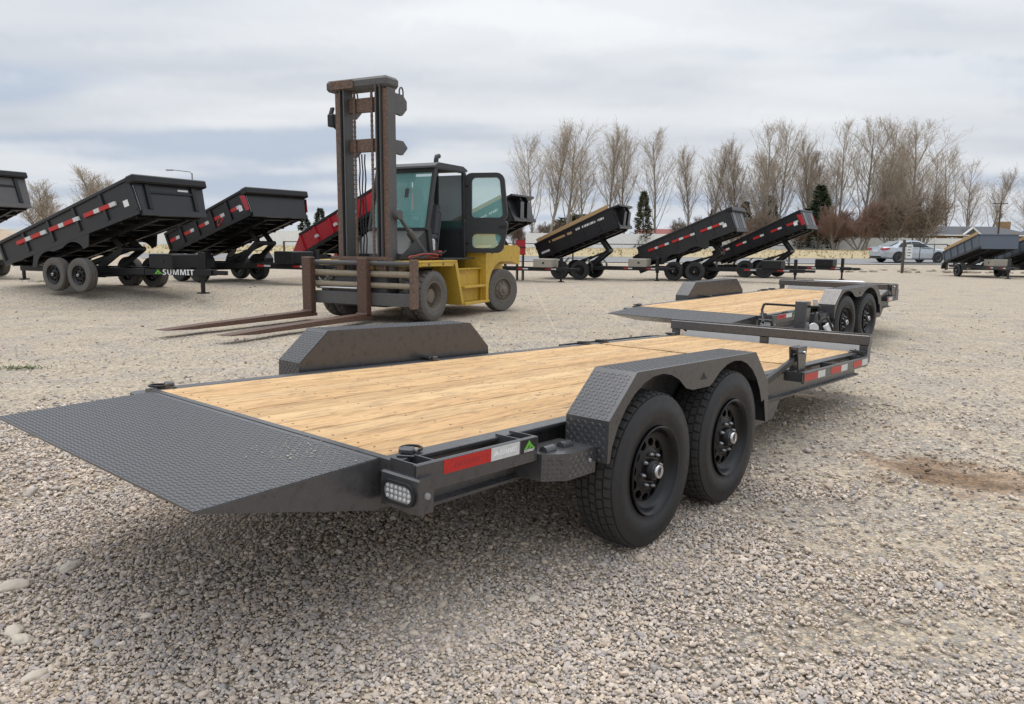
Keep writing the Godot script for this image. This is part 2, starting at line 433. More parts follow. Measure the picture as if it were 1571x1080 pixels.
func sky_texture() -> ImageTexture:
	var W := 1536
	var H := 768
	var n1 := noise(FastNoiseLite.TYPE_SIMPLEX, 1.0, 41, 4)
	var n2 := noise(FastNoiseLite.TYPE_SIMPLEX, 1.0, 42, 4)
	n1.domain_warp_enabled = true
	n1.domain_warp_amplitude = 0.5
	n1.domain_warp_frequency = 0.7
	var out := PackedFloat32Array()
	out.resize(W * H * 3)
	for y in H:
		var el := PI * (0.5 - (y + 0.5) / H)
		var se := maxf(sin(el), 0.0)
		var ce := cos(el)
		var k := 1.0 / (se + 0.075)
		for x in W:
			var i := (y * W + x) * 3
			if el < -0.03:
				out[i] = 0.30; out[i + 1] = 0.27; out[i + 2] = 0.235
				continue
			var az := TAU * ((x + 0.5) / W - 0.5)
			var px := sin(az) * ce * k
			var pz := -cos(az) * ce * k
			# sheets of stratus drawn out by the wind
			var a := n1.get_noise_2d(px * 0.30 + 3.1, pz * 0.62 + pz * 0.02)
			var b := n2.get_noise_2d(px * 0.15 - 7.0, pz * 0.34 + 2.2)
			var t := clampf(0.56 + a * 0.60, 0.0, 1.0)
			var thin := smoothstep(0.06, 0.42, b + 0.20 - se * 0.55)
			var cr := lerpf(0.575, 0.835, t)
			var cg := lerpf(0.615, 0.86, t)
			var cb := lerpf(0.68, 0.885, t)
			var bl := thin * (1.0 - smoothstep(0.45, 0.85, t) * 0.75)
			cr = lerpf(cr, 0.46, bl * 0.75); cg = lerpf(cg, 0.545, bl * 0.75); cb = lerpf(cb, 0.68, bl * 0.75)
			# a brighter rim of far sky below the cloud deck
			var low := exp(-se * 16.0) * (0.5 + 0.5 * clampf(a * 2.0 + 0.4, 0, 1))
			cr = lerpf(cr, 0.68, low * 0.55); cg = lerpf(cg, 0.735, low * 0.55); cb = lerpf(cb, 0.82, low * 0.55)
			var up := 0.96 + 1.60 * se * se + 0.08 * se
			out[i] = cr * up; out[i + 1] = cg * up; out[i + 2] = cb * up
	return ImageTexture.create_from_image(Image.create_from_data(W, H, false, Image.FORMAT_RGBF, out.to_byte_array()))

var yard_noise: FastNoiseLite
func packed(x: float, z: float) -> float:
	# 1 where traffic has pressed the stone into pale dirt, 0 where loose stone lies on top
	var d := sqrt(x * x + z * z)
	var n := yard_noise.get_noise_2d(x * 0.55, z * 0.8)
	var right := smoothstep(-0.6, 1.8, x * 0.95 - 0.7 + n * 2.2 + (-z - 3.0) * 0.18)
	var away := smoothstep(5.5, 9.5, d + n * 2.5)
	return clampf(maxf(maxf(right * 0.92, away), track(x, z) * 0.95) + n * 0.25, 0.0, 1.0)

# wheel tracks pressed into the yard: pairs of bands along gentle curves
func track(x: float, z: float) -> float:
	var best := 0.0
	for t in [[-9.2, 0.10, 0.004], [-13.0, -0.16, 0.006], [-19.5, 0.05, -0.003], [-25.0, -0.10, 0.004], [-6.3, -0.62, 0.02]]:
		if t[0] > -7.0 and x < 1.2: continue
		var d: float = z - (t[0] + t[1] * x + t[2] * x * x)
		for s in [-0.9, 0.9]: best = maxf(best, 1.0 - smoothstep(0.12, 0.34, absf(d - s)))
	return best * (0.55 + 0.6 * yard_noise.get_noise_2d(x * 0.4 + 9.0, z * 0.9))

func damp(x: float, z: float) -> float:
	var n := yard_noise.get_noise_2d(x * 3.1 + 40.0, z * 3.1)
	var p := Vector2((x - 3.02) / 0.66, (z + 4.80 + (x - 3.02) * -0.55) / 0.58)
	return (1.0 - smoothstep(0.35, 1.25, p.length() + n * 0.75)) * 0.95

func make_ground() -> void:
	yard_noise = noise(FastNoiseLite.TYPE_SIMPLEX, 0.8, 51, 4)
	var bump := noise(FastNoiseLite.TYPE_SIMPLEX, 0.5, 52, 3)
	var xs := []
	var zs := []
	var x := 0.0
	while x < 420.0:
		xs.append(x)
		x += 0.13 if x < 5.0 else 0.13 + (x - 5.0) * 0.075
	var full := []
	for i in range(xs.size() - 1, 0, -1): full.append(-xs[i])
	full.append_array(xs)
	var z := 14.0
	while z > -900.0:
		zs.append(z)
		z -= (0.6 if z > -1.5 else (0.13 if z > -8.0 else 0.13 + (-8.0 - z) * 0.045))
	var nx := full.size()
	var V := PackedVector3Array()
	var C := PackedColorArray()
	for zz in zs:
		for xx in full:
			var fade: float = smoothstep(0.0, 1.0, 1.0 - clampf((absf(xx) + absf(zz) - 60.0) / 60.0, 0, 1))
			V.append(v3(xx, rise(xx, zz) + (bump.get_noise_2d(xx, zz) * 0.012 - 0.004) * fade, zz))
			var p := packed(xx, zz)
			var n := yard_noise.get_noise_2d(xx * 0.21, zz * 0.4)
			var c := Color(1.10, 1.05, 1.03).lerp(Color(1.66, 1.53, 1.53), p)
			c = c * (1.0 + 0.20 * n) * (1.0 + 0.13 * track(xx, zz))
			c = c.lerp(Color(0.46, 0.36, 0.29), damp(xx, zz))
			c.a = 1.0
			V[V.size() - 1].y -= 0.004
			C.append(c)
	var N := PackedVector3Array()
	N.resize(V.size())
	var I := PackedInt32Array()
	for j in zs.size():
		for i in nx:
			var a := V[j * nx + maxi(i - 1, 0)]
			var b := V[j * nx + mini(i + 1, nx - 1)]
			var c := V[maxi(j - 1, 0) * nx + i]
			var d := V[mini(j + 1, zs.size() - 1) * nx + i]
			N[j * nx + i] = (b - a).cross(c - d).normalized() if (b - a).cross(c - d).y > 0 else -(b - a).cross(c - d).normalized()
			if i < nx - 1 and j < zs.size() - 1:
				var k := j * nx + i
				I.append_array([k, k + nx, k + 1, k + 1, k + nx, k + nx + 1])
	var ar := []
	ar.resize(Mesh.ARRAY_MAX)
	ar[Mesh.ARRAY_VERTEX] = V; ar[Mesh.ARRAY_NORMAL] = N; ar[Mesh.ARRAY_COLOR] = C; ar[Mesh.ARRAY_INDEX] = I
	var m := ArrayMesh.new()
	m.add_surface_from_arrays(Mesh.PRIMITIVE_TRIANGLES, ar)
	ground_part("ground", m, M.yard_dirt)

func pebble_mesh(sd: int, sharp: float, seg := 9) -> ArrayMesh:
	var s := SphereMesh.new()
	s.radius = 1.0
	s.height = 2.0
	s.radial_segments = seg
	s.rings = seg / 2 + 1
	var a := s.get_mesh_arrays()
	var n := noise(FastNoiseLite.TYPE_SIMPLEX, 0.8, sd, 2)
	var V: PackedVector3Array = a[Mesh.ARRAY_VERTEX]
	for i in V.size():
		var p := V[i]
		p *= 1.0 + sharp * n.get_noise_3dv(p * 1.3)
		V[i] = Vector3(p.x, p.y * 0.62, p.z * 0.8)
	var st := SurfaceTool.new()
	var b := []
	b.resize(Mesh.ARRAY_MAX)
	b[Mesh.ARRAY_VERTEX] = V
	b[Mesh.ARRAY_NORMAL] = a[Mesh.ARRAY_NORMAL]
	b[Mesh.ARRAY_INDEX] = a[Mesh.ARRAY_INDEX]
	var m := ArrayMesh.new()
	m.add_surface_from_arrays(Mesh.PRIMITIVE_TRIANGLES, b)
	st.create_from(m, 0)
	st.generate_normals()
	return st.commit()

const STONE := [Color(0.50, 0.435, 0.35), Color(0.57, 0.50, 0.41), Color(0.43, 0.395, 0.355), Color(0.35, 0.335, 0.32), Color(0.41, 0.345, 0.275), Color(0.62, 0.56, 0.48), Color(0.47, 0.43, 0.38), Color(0.53, 0.46, 0.37), Color(0.40, 0.365, 0.335)]

func make_gravel() -> void:
	var r := RandomNumberGenerator.new()
	r.seed = 5
	var bufs := []
	for i in 5: bufs.append(PackedFloat32Array())
	# each ring of the yard: from, to, stones per square metre, usual radius
	for ring in [[1.3, 3.2, 8600, 0.0061], [3.2, 5.0, 6000, 0.0066], [5.0, 8.0, 1900, 0.0084], [8.0, 13.0, 260, 0.010], [13.0, 22.0, 30, 0.013]]:
		var half: float = deg_to_rad(45.0)
		var count := int(half * (ring[1] * ring[1] - ring[0] * ring[0]) * ring[2])
		for i in count:
			var d := sqrt(lerpf(ring[0] * ring[0], ring[1] * ring[1], r.randf()))
			var a := r.randf_range(-half, half)
			var x := sin(a) * d
			var z := -cos(a) * d
			var keep := (1.0 - 0.88 * packed(x, z)) * (1.0 - 0.8 * damp(x, z))
			var pick := r.randf()
			var big := r.randf()
			if pick > keep: continue
			var rad: float = ring[3] * exp(r.randfn() * 0.34)
			if big < 0.002: rad *= 2.0
			elif big < 0.05: rad *= 1.5
			var c: Color = STONE[r.randi() % STONE.size()]
			c = Color(c.r * 1.12, c.g * 1.07, c.b * 1.06) * r.randf_range(0.86, 1.16)
			c = c.lerp(Color(0.20, 0.15, 0.11), damp(x, z) * 0.9)
			var bs := Basis(Vector3.UP, r.randf() * TAU) * Basis(Vector3.RIGHT, r.randfn() * 0.35) * Basis(Vector3.BACK, r.randfn() * 0.35)
			bs = bs.scaled_local(Vector3(rad * r.randf_range(0.9, 1.35), rad * r.randf_range(0.7, 1.1), rad))
			var y := rise(x, z) + rad * r.randf_range(-0.15, 0.42)
			bufs[i % 5].append_array([bs.x.x, bs.y.x, bs.z.x, x, bs.x.y, bs.y.y, bs.z.y, y, bs.x.z, bs.y.z, bs.z.z, z, c.r, c.g, c.b, 1.0])
	for k in 5:
		var mm := MultiMesh.new()
		mm.transform_format = MultiMesh.TRANSFORM_3D
		mm.use_colors = true
		mm.mesh = pebble_mesh(60 + k, 0.25 + 0.1 * k)
		mm.instance_count = bufs[k].size() / 16
		mm.buffer = bufs[k]
		var o := MultiMeshInstance3D.new()
		o.name = numbered("loose_gravel")
		o.multimesh = mm
		o.material_override = M.pebble
		o.set_meta("kind", "stuff")
		add_child(o, true)

func sheet(z0: float, z1: float, x0: float, x1: float, lift: float, steps := 10, cols := 24) -> MB:
	var b := MB.new()
	for j in steps:
		for i in cols:
			var p := []
			for q in [[0, 0], [1, 0], [1, 1], [0, 1]]:
				var x: float = lerpf(x0, x1, float(i + q[0]) / cols)
				var z: float = lerpf(z0, z1, float(j + q[1]) / steps)
				p.append(v3(x, rise(x, z) + lift, z))
			b.flat(p, v3(p[0].x, -1000, p[0].z))
	return b

func make_setting() -> void:
	ground_part("road", sheet(-46.9, -57.4, -150, 170, 0.02, 6, 30), M.asphalt)
	var paint := MB.new()
	paint.bx(-120, 140, 0.0, 0.004, -0.07, 0.07)
	ground_part("road_edge_line", sheet(-47.3, -47.5, -150, 170, 0.026, 1, 30), M.road_paint)
	ground_part("dry_grass_verge", sheet(-57.4, -135.0, -240, 260, 0.03, 24, 40), M.dry_grass)
	# dry tufts over the verge
	var r := RandomNumberGenerator.new()
	r.seed = 8
	var tuft := MB.new()
	for i in 7:
		var a := r.randf() * TAU
		var lean := v3(cos(a), 0, sin(a)) * r.randf_range(0.05, 0.25)
		var s := v3(-sin(a), 0, cos(a)) * 0.03
		tuft.tri(-s, s, lean + v3(0, r.randf_range(0.12, 0.3), 0), Vector3.UP, Vector3.UP, Vector3.UP)
	var spots := []
	for i in 3200:
		var x := r.randf_range(-75, 90)
		var z := r.randf_range(-58, -106)
		spots.append(Transform3D(Basis(Vector3.UP, r.randf() * TAU).scaled(Vector3.ONE * r.randf_range(0.6, 1.4)), v3(x, rise(x, z), z)))
	copies("dry_grass", tuft.done(), M.straw, spots, self)
	# the bank of earth at the far left
	var mound := MB.new()
	var mn := noise(FastNoiseLite.TYPE_SIMPLEX, 0.2, 71, 4)
	var hgt := func(u: float, w: float) -> float: return maxf(0.0, 1.0 - u * u) * maxf(0.0, 1.0 - w * w) * 2.2 * (1.0 + 0.35 * mn.get_noise_2d(u * 9, w * 9)) - 0.05
	for j in 20:
		for i in 40:
			var p := []
			for q in [[0, 0], [1, 0], [1, 1], [0, 1]]:
				var u: float = (i + q[0]) / 20.0 - 1.0
				var w: float = (j + q[1]) / 10.0 - 1.0
				p.append(v3(-34.0 + u * 13.5, 0.34 + hgt.call(u, w), -40.0 + w * 5.0))
			mound.flat(p, v3(p[0].x, -1000, p[0].z))
	ground_part("earth_bank", mound, M.mound_dirt)

func fence_panel_mesh() -> ArrayMesh:
	var b := MB.new()
	for i in 16: b.bx(-1.15 + i * 0.144, -1.15 + i * 0.144 + 0.138, 0.08, 1.72, -0.02 - 0.006 * (i % 2), 0.02 + 0.006 * (i % 2))
	b.bx(-1.16, 1.16, 1.72, 1.84, -0.035, 0.035)
	b.bx(-1.16, 1.16, 0.02, 0.14, -0.034, 0.034)
	return b.done()

func make_fence() -> void:
	var panel := fence_panel_mesh()
	var post := MB.new()
	post.bx(-0.065, 0.065, -0.3, 1.9, -0.065, 0.065)
	post.bx(-0.08, 0.08, 1.9, 1.96, -0.08, 0.08)
	var pm := post.done()
	for run in [[-95.0, -28.0, -112.0, -112.0, "white vinyl privacy fence across the road behind the black dump trailers at left"], [2.0, 24.0, -115.0, -115.0, "white vinyl privacy fence stretch behind the tan boarded dump trailer"], [24.5, 92.0, -115.0, -113.0, "long white vinyl privacy fence below the bare poplars and behind the silver car"]]:
		var n := int((run[1] - run[0]) / 2.44)
		var f := thing("vinyl_fence", run[4], "fence", v3(run[0], rise(0, -113), run[2]), 0.0, "white vinyl fences across the road")
		f.scale.y = 1.2 if run[0] < 20.0 else 1.02
		for i in n + 1:
			part("post", pm, M.white_vinyl, f, Transform3D(Basis(), v3(i * 2.44, 0, (run[3] - run[2]) * i / n)))
			if i < n: part("panel", panel, M.white_vinyl, f, Transform3D(Basis(), v3(i * 2.44 + 1.22, 0, (run[3] - run[2]) * (i + 0.5) / n)))

# ------------------------------------------------------------------ trees
func limb(b: MB, p: Vector3, d: Vector3, length: float, r: float, segs: int, wander: float, up: float, sides: int, r1 := 0.3) -> Array:
	var path := [p]
	var rad := [r]
	for i in segs:
		d = (d + v3(rng.randfn(), rng.randfn() * 0.6, rng.randfn()) * wander + v3(0, up, 0)).normalized()
		p += d * length / segs
		path.append(p)
		rad.append(r * lerpf(1.0, r1, float(i + 1) / segs))
	b.tube(path, rad, sides, false)
	return path

func bare_tree(called: String, spec: Dictionary, bark: Material, twigs: Material) -> Node3D:
	rng.seed = spec.seed
	var o := Node3D.new()
	o.name = called
	var tb := MB.new()
	var cb := MB.new()
	var tips := []
	for s in spec.stems:
		var lean := v3(rng.randfn() * spec.lean, 1.0, rng.randfn() * spec.lean).normalized()
		var h: float = spec.h * (1.0 if s == 0 else rng.randf_range(0.75, 0.95))
		var trunk := limb(tb, v3(rng.randfn() * 0.25 * minf(s, 1), -0.2, rng.randfn() * 0.25 * minf(s, 1)), lean, h, spec.r * (1.0 if s == 0 else 0.75), 16, 0.03, 0.02, 7, 0.12)
		var n: int = spec.limbs
		for i in n:
			var t: float = lerpf(spec.from, 0.98, pow((i + rng.randf()) / n, 0.9))
			var k := t * 16.0
			var at: Vector3 = trunk[int(k)].lerp(trunk[mini(int(k) + 1, 16)], k - int(k))
			var a := rng.randf() * TAU
			var ang: float = spec.angle * rng.randf_range(0.75, 1.3)
			var d := v3(cos(a) * sin(ang), cos(ang), sin(a) * sin(ang))
			var l: float = spec.reach * h * (1.0 - t * 0.78) * rng.randf_range(0.7, 1.15)
			var lb := limb(tb, at, d, l, spec.r * 0.36 * (1.0 - t * 0.66), 6, 0.08, spec.up, 4, 0.18)
			for j in spec.twigs:
				var u := rng.randf_range(0.22, 1.0) * 6.0
				var q: Vector3 = lb[int(minf(u, 5.0))].lerp(lb[mini(int(u) + 1, 6)], minf(u - int(u), 1.0))
				var dd: Vector3 = (lb[6] - lb[4]).normalized()
				dd = (dd + v3(rng.randfn(), rng.randfn() * 0.7 + 0.25, rng.randfn()) * spec.spread).normalized()
				var tl: float = l * rng.randf_range(0.22, 0.5) + 0.4
				var tw := limb(cb, q, dd, tl, spec.twig_r, 3, 0.16, spec.up * 0.8, 3, 0.5)
				for m in spec.fine:
					var q2: Vector3 = tw[1 + rng.randi() % 3]
					var d3 := (dd + v3(rng.randfn(), rng.randfn() + 0.3, rng.randfn()) * 0.75).normalized()
					limb(cb, q2, d3, tl * rng.randf_range(0.25, 0.55), spec.twig_r * 0.62, 1, 0.1, 0.0, 3, 0.5)
	part("trunk", tb, bark, o)
	part("crown", cb, twigs, o)
	return o

func conifer(called: String, sd: int, h: float, w: float, needles: Material, round_top := false) -> Node3D:
	rng.seed = sd
	var o := Node3D.new()
	o.name = called
	var tb := MB.new()
	limb(tb, v3(0, -0.2, 0), Vector3.UP, h * 0.95, 0.16, 6, 0.01, 0.0, 6, 0.15)
	var cb := MB.new()
	for i in 2600:
		var t := pow(rng.randf(), 0.8)
		var a := rng.randf() * TAU
		var env: float = (sqrt(maxf(0.0, 1.0 - pow(t * 1.9 - 0.9, 2.0))) if round_top else pow(1.0 - t, 0.8) + 0.06) * (0.78 + 0.3 * sin(a * 3.0 + t * 21.0))
		var rr := w * env * (0.35 + 0.65 * sqrt(rng.randf()))
		var p := v3(cos(a) * rr, 0.25 + t * h * 0.97, sin(a) * rr)
		var d := v3(cos(a), rng.randf_range(-0.5, 0.7), sin(a)).normalized()
		var s := d.cross(v3(rng.randfn(), rng.randfn(), rng.randfn()).normalized()).normalized()
		var l := rng.randf_range(0.25, 0.6) * (0.5 + w * 0.28)
		var nn := (v3(cos(a), 0.6, sin(a)) + v3(rng.randfn(), rng.randfn(), rng.randfn()) * 0.4).normalized()
		cb.tri(p + s * l * 0.22, p - s * l * 0.22, p + d * l, nn, nn, nn)
	part("trunk", tb, M.bark, o)
	part("crown", cb, needles, o)
	return o

func plant(o: Node3D, label: String, cat: String, x: float, z: float, size: float, turn: float, group: String, wide := 1.0) -> void:
	var r: Node3D = o.duplicate()
	r.name = numbered(String(o.name))
	add_child(r)
	r.transform = Transform3D(Basis(Vector3.UP, turn).scaled_local(v3(size * wide, size, size * wide)), v3(x, rise(x, z), z))
	tag(r, label, cat, group)

func make_trees() -> void:
	var pops := []
	for i in 4:
		pops.append(bare_tree("poplar_tree", {"seed": 100 + i, "stems": [1, 1, 2, 1][i], "h": 18.6, "r": 0.23, "lean": 0.035, "limbs": [34, 30, 20, 40][i], "from": [0.10, 0.16, 0.12, 0.22][i], "angle": [0.56, 0.50, 0.54, 0.42][i], "reach": [0.60, 0.54, 0.54, 0.46][i], "up": 0.085, "twigs": 10, "spread": 0.38, "twig_r": 0.017, "fine": 6}, M.bark, M.twig_buff))
	var broad := bare_tree("cottonwood_tree", {"seed": 120, "stems": 3, "h": 8.4, "r": 0.24, "lean": 0.16, "limbs": 24, "from": 0.16, "angle": 0.66, "reach": 0.5, "up": 0.08, "twigs": 12, "spread": 0.6, "twig_r": 0.018, "fine": 4}, M.bark, M.twig_buff)
	var shrubs := []
	for i in 2:
		shrubs.append(bare_tree("bare_shrub", {"seed": 130 + i, "stems": 6, "h": 5.2, "r": 0.11, "lean": 0.38, "limbs": 14, "from": 0.15, "angle": 0.8, "reach": 0.55, "up": 0.05, "twigs": 9, "spread": 0.7, "twig_r": 0.02, "fine": 5}, M.bark, [M.twig_red, M.twig_brown][i]))
	var g := "bare poplars in a row behind the white fence"
	var rows := [
		[3.0, 117, 17.6, 0, 0.9, "leftmost tall bare poplar of the row, beside the forklift's exhaust"], [5.3, 115, 19.0, 3, 1.0, "slim bare poplar second from the left of the row"], [8.2, 115, 19.6, 0, 1.15, "tallest bare poplar, third from the left, above the tan boarded dump trailer"], [11.2, 118, 15.6, 1, 1.0, "shorter bare poplar just right of the tallest one"],
		[15.2, 118, 19.2, 3, 1.05, "slim bare poplar left of the gap above the middle dump trailers"], [17.8, 119, 19.4, 1, 1.0, "bare poplar close on the right of a slim one, mid row"], [22.6, 120, 19.2, 1, 0.95, "bare poplar beside the dark pointed conifer"],
		[28.2, 122, 17.4, 3, 1.0, "thin bare poplar right of the dark pointed conifer"], [31.0, 122, 18.0, 3, 1.1, "thin bare poplar above the raised charcoal dump bed"], [35.5, 122, 18.4, 3, 0.9, "thinnest bare poplar, left of the broad twin stemmed one"],
		[38.8, 118, 20.2, 2, 1.15, "broad twin stemmed bare poplar left of the dark green conifer"], [41.6, 119, 20.6, 0, 0.8, "tall bare poplar touching the broad twin stemmed one"], [46.6, 120, 19.2, 3, 1.0, "lone slim bare poplar above the dark green conifer"],
		[49.5, 116, 20.4, 2, 0.95, "bare poplar right of the lone slim one, above the red brown shrub"], [53.2, 117, 20.9, 1, 1.1, "bare poplar at the top of the dense right hand cluster"], [56.4, 116, 20.6, 0, 0.85, "bare poplar in the dense cluster left of the silver car"], [60.2, 117, 20.4, 1, 1.2, "bare poplar of the dense cluster directly above the silver car"],
		[64.6, 128, 18.6, 0, 0.9, "bare poplar at the right end of the dense cluster, left of the house gable"], [85.0, 153, 19.5, 2, 1.0, "lower bare poplar behind the grey roofed house, left of its gable"], [87.5, 153, 21.0, 0, 1.1, "round topped bare poplar above the gable of the grey roofed house"], [92.5, 154, 18.5, 2, 1.0, "bare poplar above the right half of the grey roof"], [97.0, 155, 17.0, 3, 1.2, "bare poplar beside the tan chimney"], [76.5, 112, 12.2, 2, 1.3, "dense brownish poplar at the right edge of the picture"]]
	var browns := [bare_tree("poplar_tree", {"seed": 150, "stems": 2, "h": 17.0, "r": 0.2, "lean": 0.06, "limbs": 26, "from": 0.10, "angle": 0.50, "reach": 0.52, "up": 0.08, "twigs": 11, "spread": 0.42, "twig_r": 0.017, "fine": 7}, M.bark, M.twig_brown), bare_tree("poplar_tree", {"seed": 151, "stems": 3, "h": 15.0, "r": 0.18, "lean": 0.09, "limbs": 20, "from": 0.08, "angle": 0.55, "reach": 0.5, "up": 0.08, "twigs": 11, "spread": 0.45, "twig_r": 0.017, "fine": 7}, M.bark, M.twig_brown)]
	var where := ["over the rear end of the rightmost raised black bed", "over the middle of the rightmost raised black bed", "just left of the dark green conifer", "straight behind the dark green conifer", "just right of the dark green conifer", "over the orange tinged shrub", "left of the silver car, over the dense brown shrub", "over the rear window of the silver car", "at the left end of the grey house roof", "left of the white trimmed gable", "right of the white trimmed gable", "over the right half of the grey roof", "beside the tan chimney, near the power pole"]
	for i in 13:
		if i in [1, 3, 5, 6, 9]: continue
		plant(browns[i % 2], "brown second row tree " + where[i], "tree", 36.0 + i * 3.6 + 0.8 * sin(i * 2.1), -(128.0 + 5.0 * sin(i * 1.7)) - (24.0 if i > 7 else 0.0), [0.78, 0.92, 0.84][i % 3] * (1.12 if i > 7 else 1.0), i * 1.9, "second row of brown bare trees", 1.25)
	for o in browns: o.free()
	for t in rows: plant(pops[t[3]], t[5], "tree", t[0], -t[1], t[2] / 21.4, t[0] * 1.7, g, t[4] * 1.2)
	plant(broad, "bare round crowned tree behind the weathered trailer at the far left", "tree", -46.8, -76, 0.76, 0.4, "bare round crowned trees at left", 1.15)
	plant(broad, "bare round crowned tree rising above the side of the largest black dump bed", "tree", -43.0, -80, 0.92, 2.2, "bare round crowned trees at left", 1.2)
	var sg := "leafless shrubs in front of the poplars"
	var sr := [[33.0, 112, 0.95, 0, "reddish leafless shrub behind the raised charcoal dump bed"], [37.5, 113, 1.05, 1, "brown leafless shrub between the two rightmost raised dump beds"], [43.0, 114, 1.05, 0, "red brown leafless shrub behind the raised bed with a red corner"], [46.8, 110, 1.2, 0, "wide red brown leafless shrub over the white fence, right of the dark green conifer"], [50.2, 109, 1.35, 0, "orange tinged leafless shrub in the middle of the fence"],
		[54.0, 108, 1.45, 1, "dense brown leafless shrub left of the silver car"], [58.2, 108, 1.6, 1, "largest brown leafless shrub, straight behind the silver car"], [26.5, 120, 0.85, 1, "low brown leafless shrub right of the pointed conifer"], [29.6, 119, 0.95, 0, "low reddish leafless shrub left of the raised charcoal dump bed"], [13.8, 121, 0.75, 1, "low leafless shrub left of the red roofed shed"], [0.2, 120, 0.9, 1, "brown leafless shrub behind the forklift's open door"], [-2.2, 119, 0.8, 1, "brown leafless shrub behind the yellow counterweight"], [80.0, 158, 1.9, 1, "tall brown leafless shrub behind the grey roof, left part"], [83.5, 118, 1.5, 1, "brown leafless shrub right of the tan chimney"]]
	for t in sr: plant(shrubs[t[3]], t[4], "shrub", t[0], -t[1], t[2], t[0] * 2.3, sg, 1.0)
	var br := RandomNumberGenerator.new()
	br.seed = 63
	for i in 26:
		var bx := 2.0 + i * 2.45 + br.randf_range(-0.9, 0.9)
		if bx > 15.5 and bx < 31.5: continue
		plant(shrubs[1 if i % 3 else 0], "low brown leafless brush in the thicket between fence and poplars", "shrub", bx, -br.randf_range(119, 126), br.randf_range(0.55, 0.95) * (1.0 if i < 11 else 1.25), i * 1.3, "thicket of brush behind the fence", 1.2)
	var c1 := conifer("conifer_tree", 140, 8.0, 1.7, M.needle_olive)
	var c2 := conifer("conifer_tree", 141, 8.5, 2.7, M.needle)
	var ob := conifer("evergreen_bush", 142, 5.0, 4.6, M.needle_olive, true)
	var cg := "evergreens among the bare trees"
	plant(c1, "pointed olive conifer in the middle, right of the tan boarded bed", "tree", 19.9, -116, 1.06, 0.0, cg)
	plant(c2, "dark green conifer right of the raised bed with a red corner", "tree", 45.6, -113, 1.1, 1.0, cg)
	plant(c1, "olive conifer above the raised charcoal dump bed", "tree", 38.2, -125, 0.95, 1.5, cg, 1.2)
	plant(c1, "olive conifer left of the dark green one", "tree", 42.6, -126, 1.08, 2.5, cg, 1.4)
	plant(c1, "small olive conifer beside the pointed one", "tree", 33.4, -127, 0.8, 4.0, cg)
	plant(c1, "olive conifer half hidden behind the slim poplar", "tree", 48.8, -124, 0.95, 3.1, cg, 1.3)
	plant(ob, "olive evergreen bush above the tan boarded bed", "bush", 10.8, -124, 1.0, 0.0, cg)
	plant(c2, "dark conifer left of the forklift mast, taller of the two", "tree", -35.6, -140, 0.78, 0.5, cg, 1.0)
	plant(c2, "dark conifer left of the forklift mast, lower of the two", "tree", -39.0, -142, 0.66, 2.0, cg, 1.1)
	for o in pops + shrubs + [broad, c1, c2, ob]: o.free()

func make_weeds() -> void:
	var r := RandomNumberGenerator.new()
	r.seed = 19
	for w in [[-5.85, -8.72, 0.5, "low green weed patch alone in the gravel at the left edge"], [-12.9, -20.8, 0.8, "green weed tuft beside the wheels of the largest black dump trailer"], [-10.2, -23.4, 0.9, "dry weed clump under the largest black dump trailer"]]:
		var b := MB.new()
		for i in 130:
			var p := v3(r.randfn() * 0.30 * w[2], 0, r.randfn() * 0.14 * w[2])
			var a := r.randf() * TAU
			var s := v3(-sin(a), 0, cos(a)) * 0.008
			var tip := p + v3(cos(a) * 0.05, r.randf_range(0.02, 0.08) * w[2] * 1.3, sin(a) * 0.05)
			b.tri(p - s, p + s, tip, Vector3.UP, Vector3.UP, Vector3.UP)
		var o := part(numbered("weeds"), b, M.weed if w[2] < 0.85 else M.straw, self, Transform3D(Basis(), v3(w[0], rise(w[0], w[1]), w[1])))
		o.set_meta("kind", "stuff")
		tag(o, w[3], "weed")

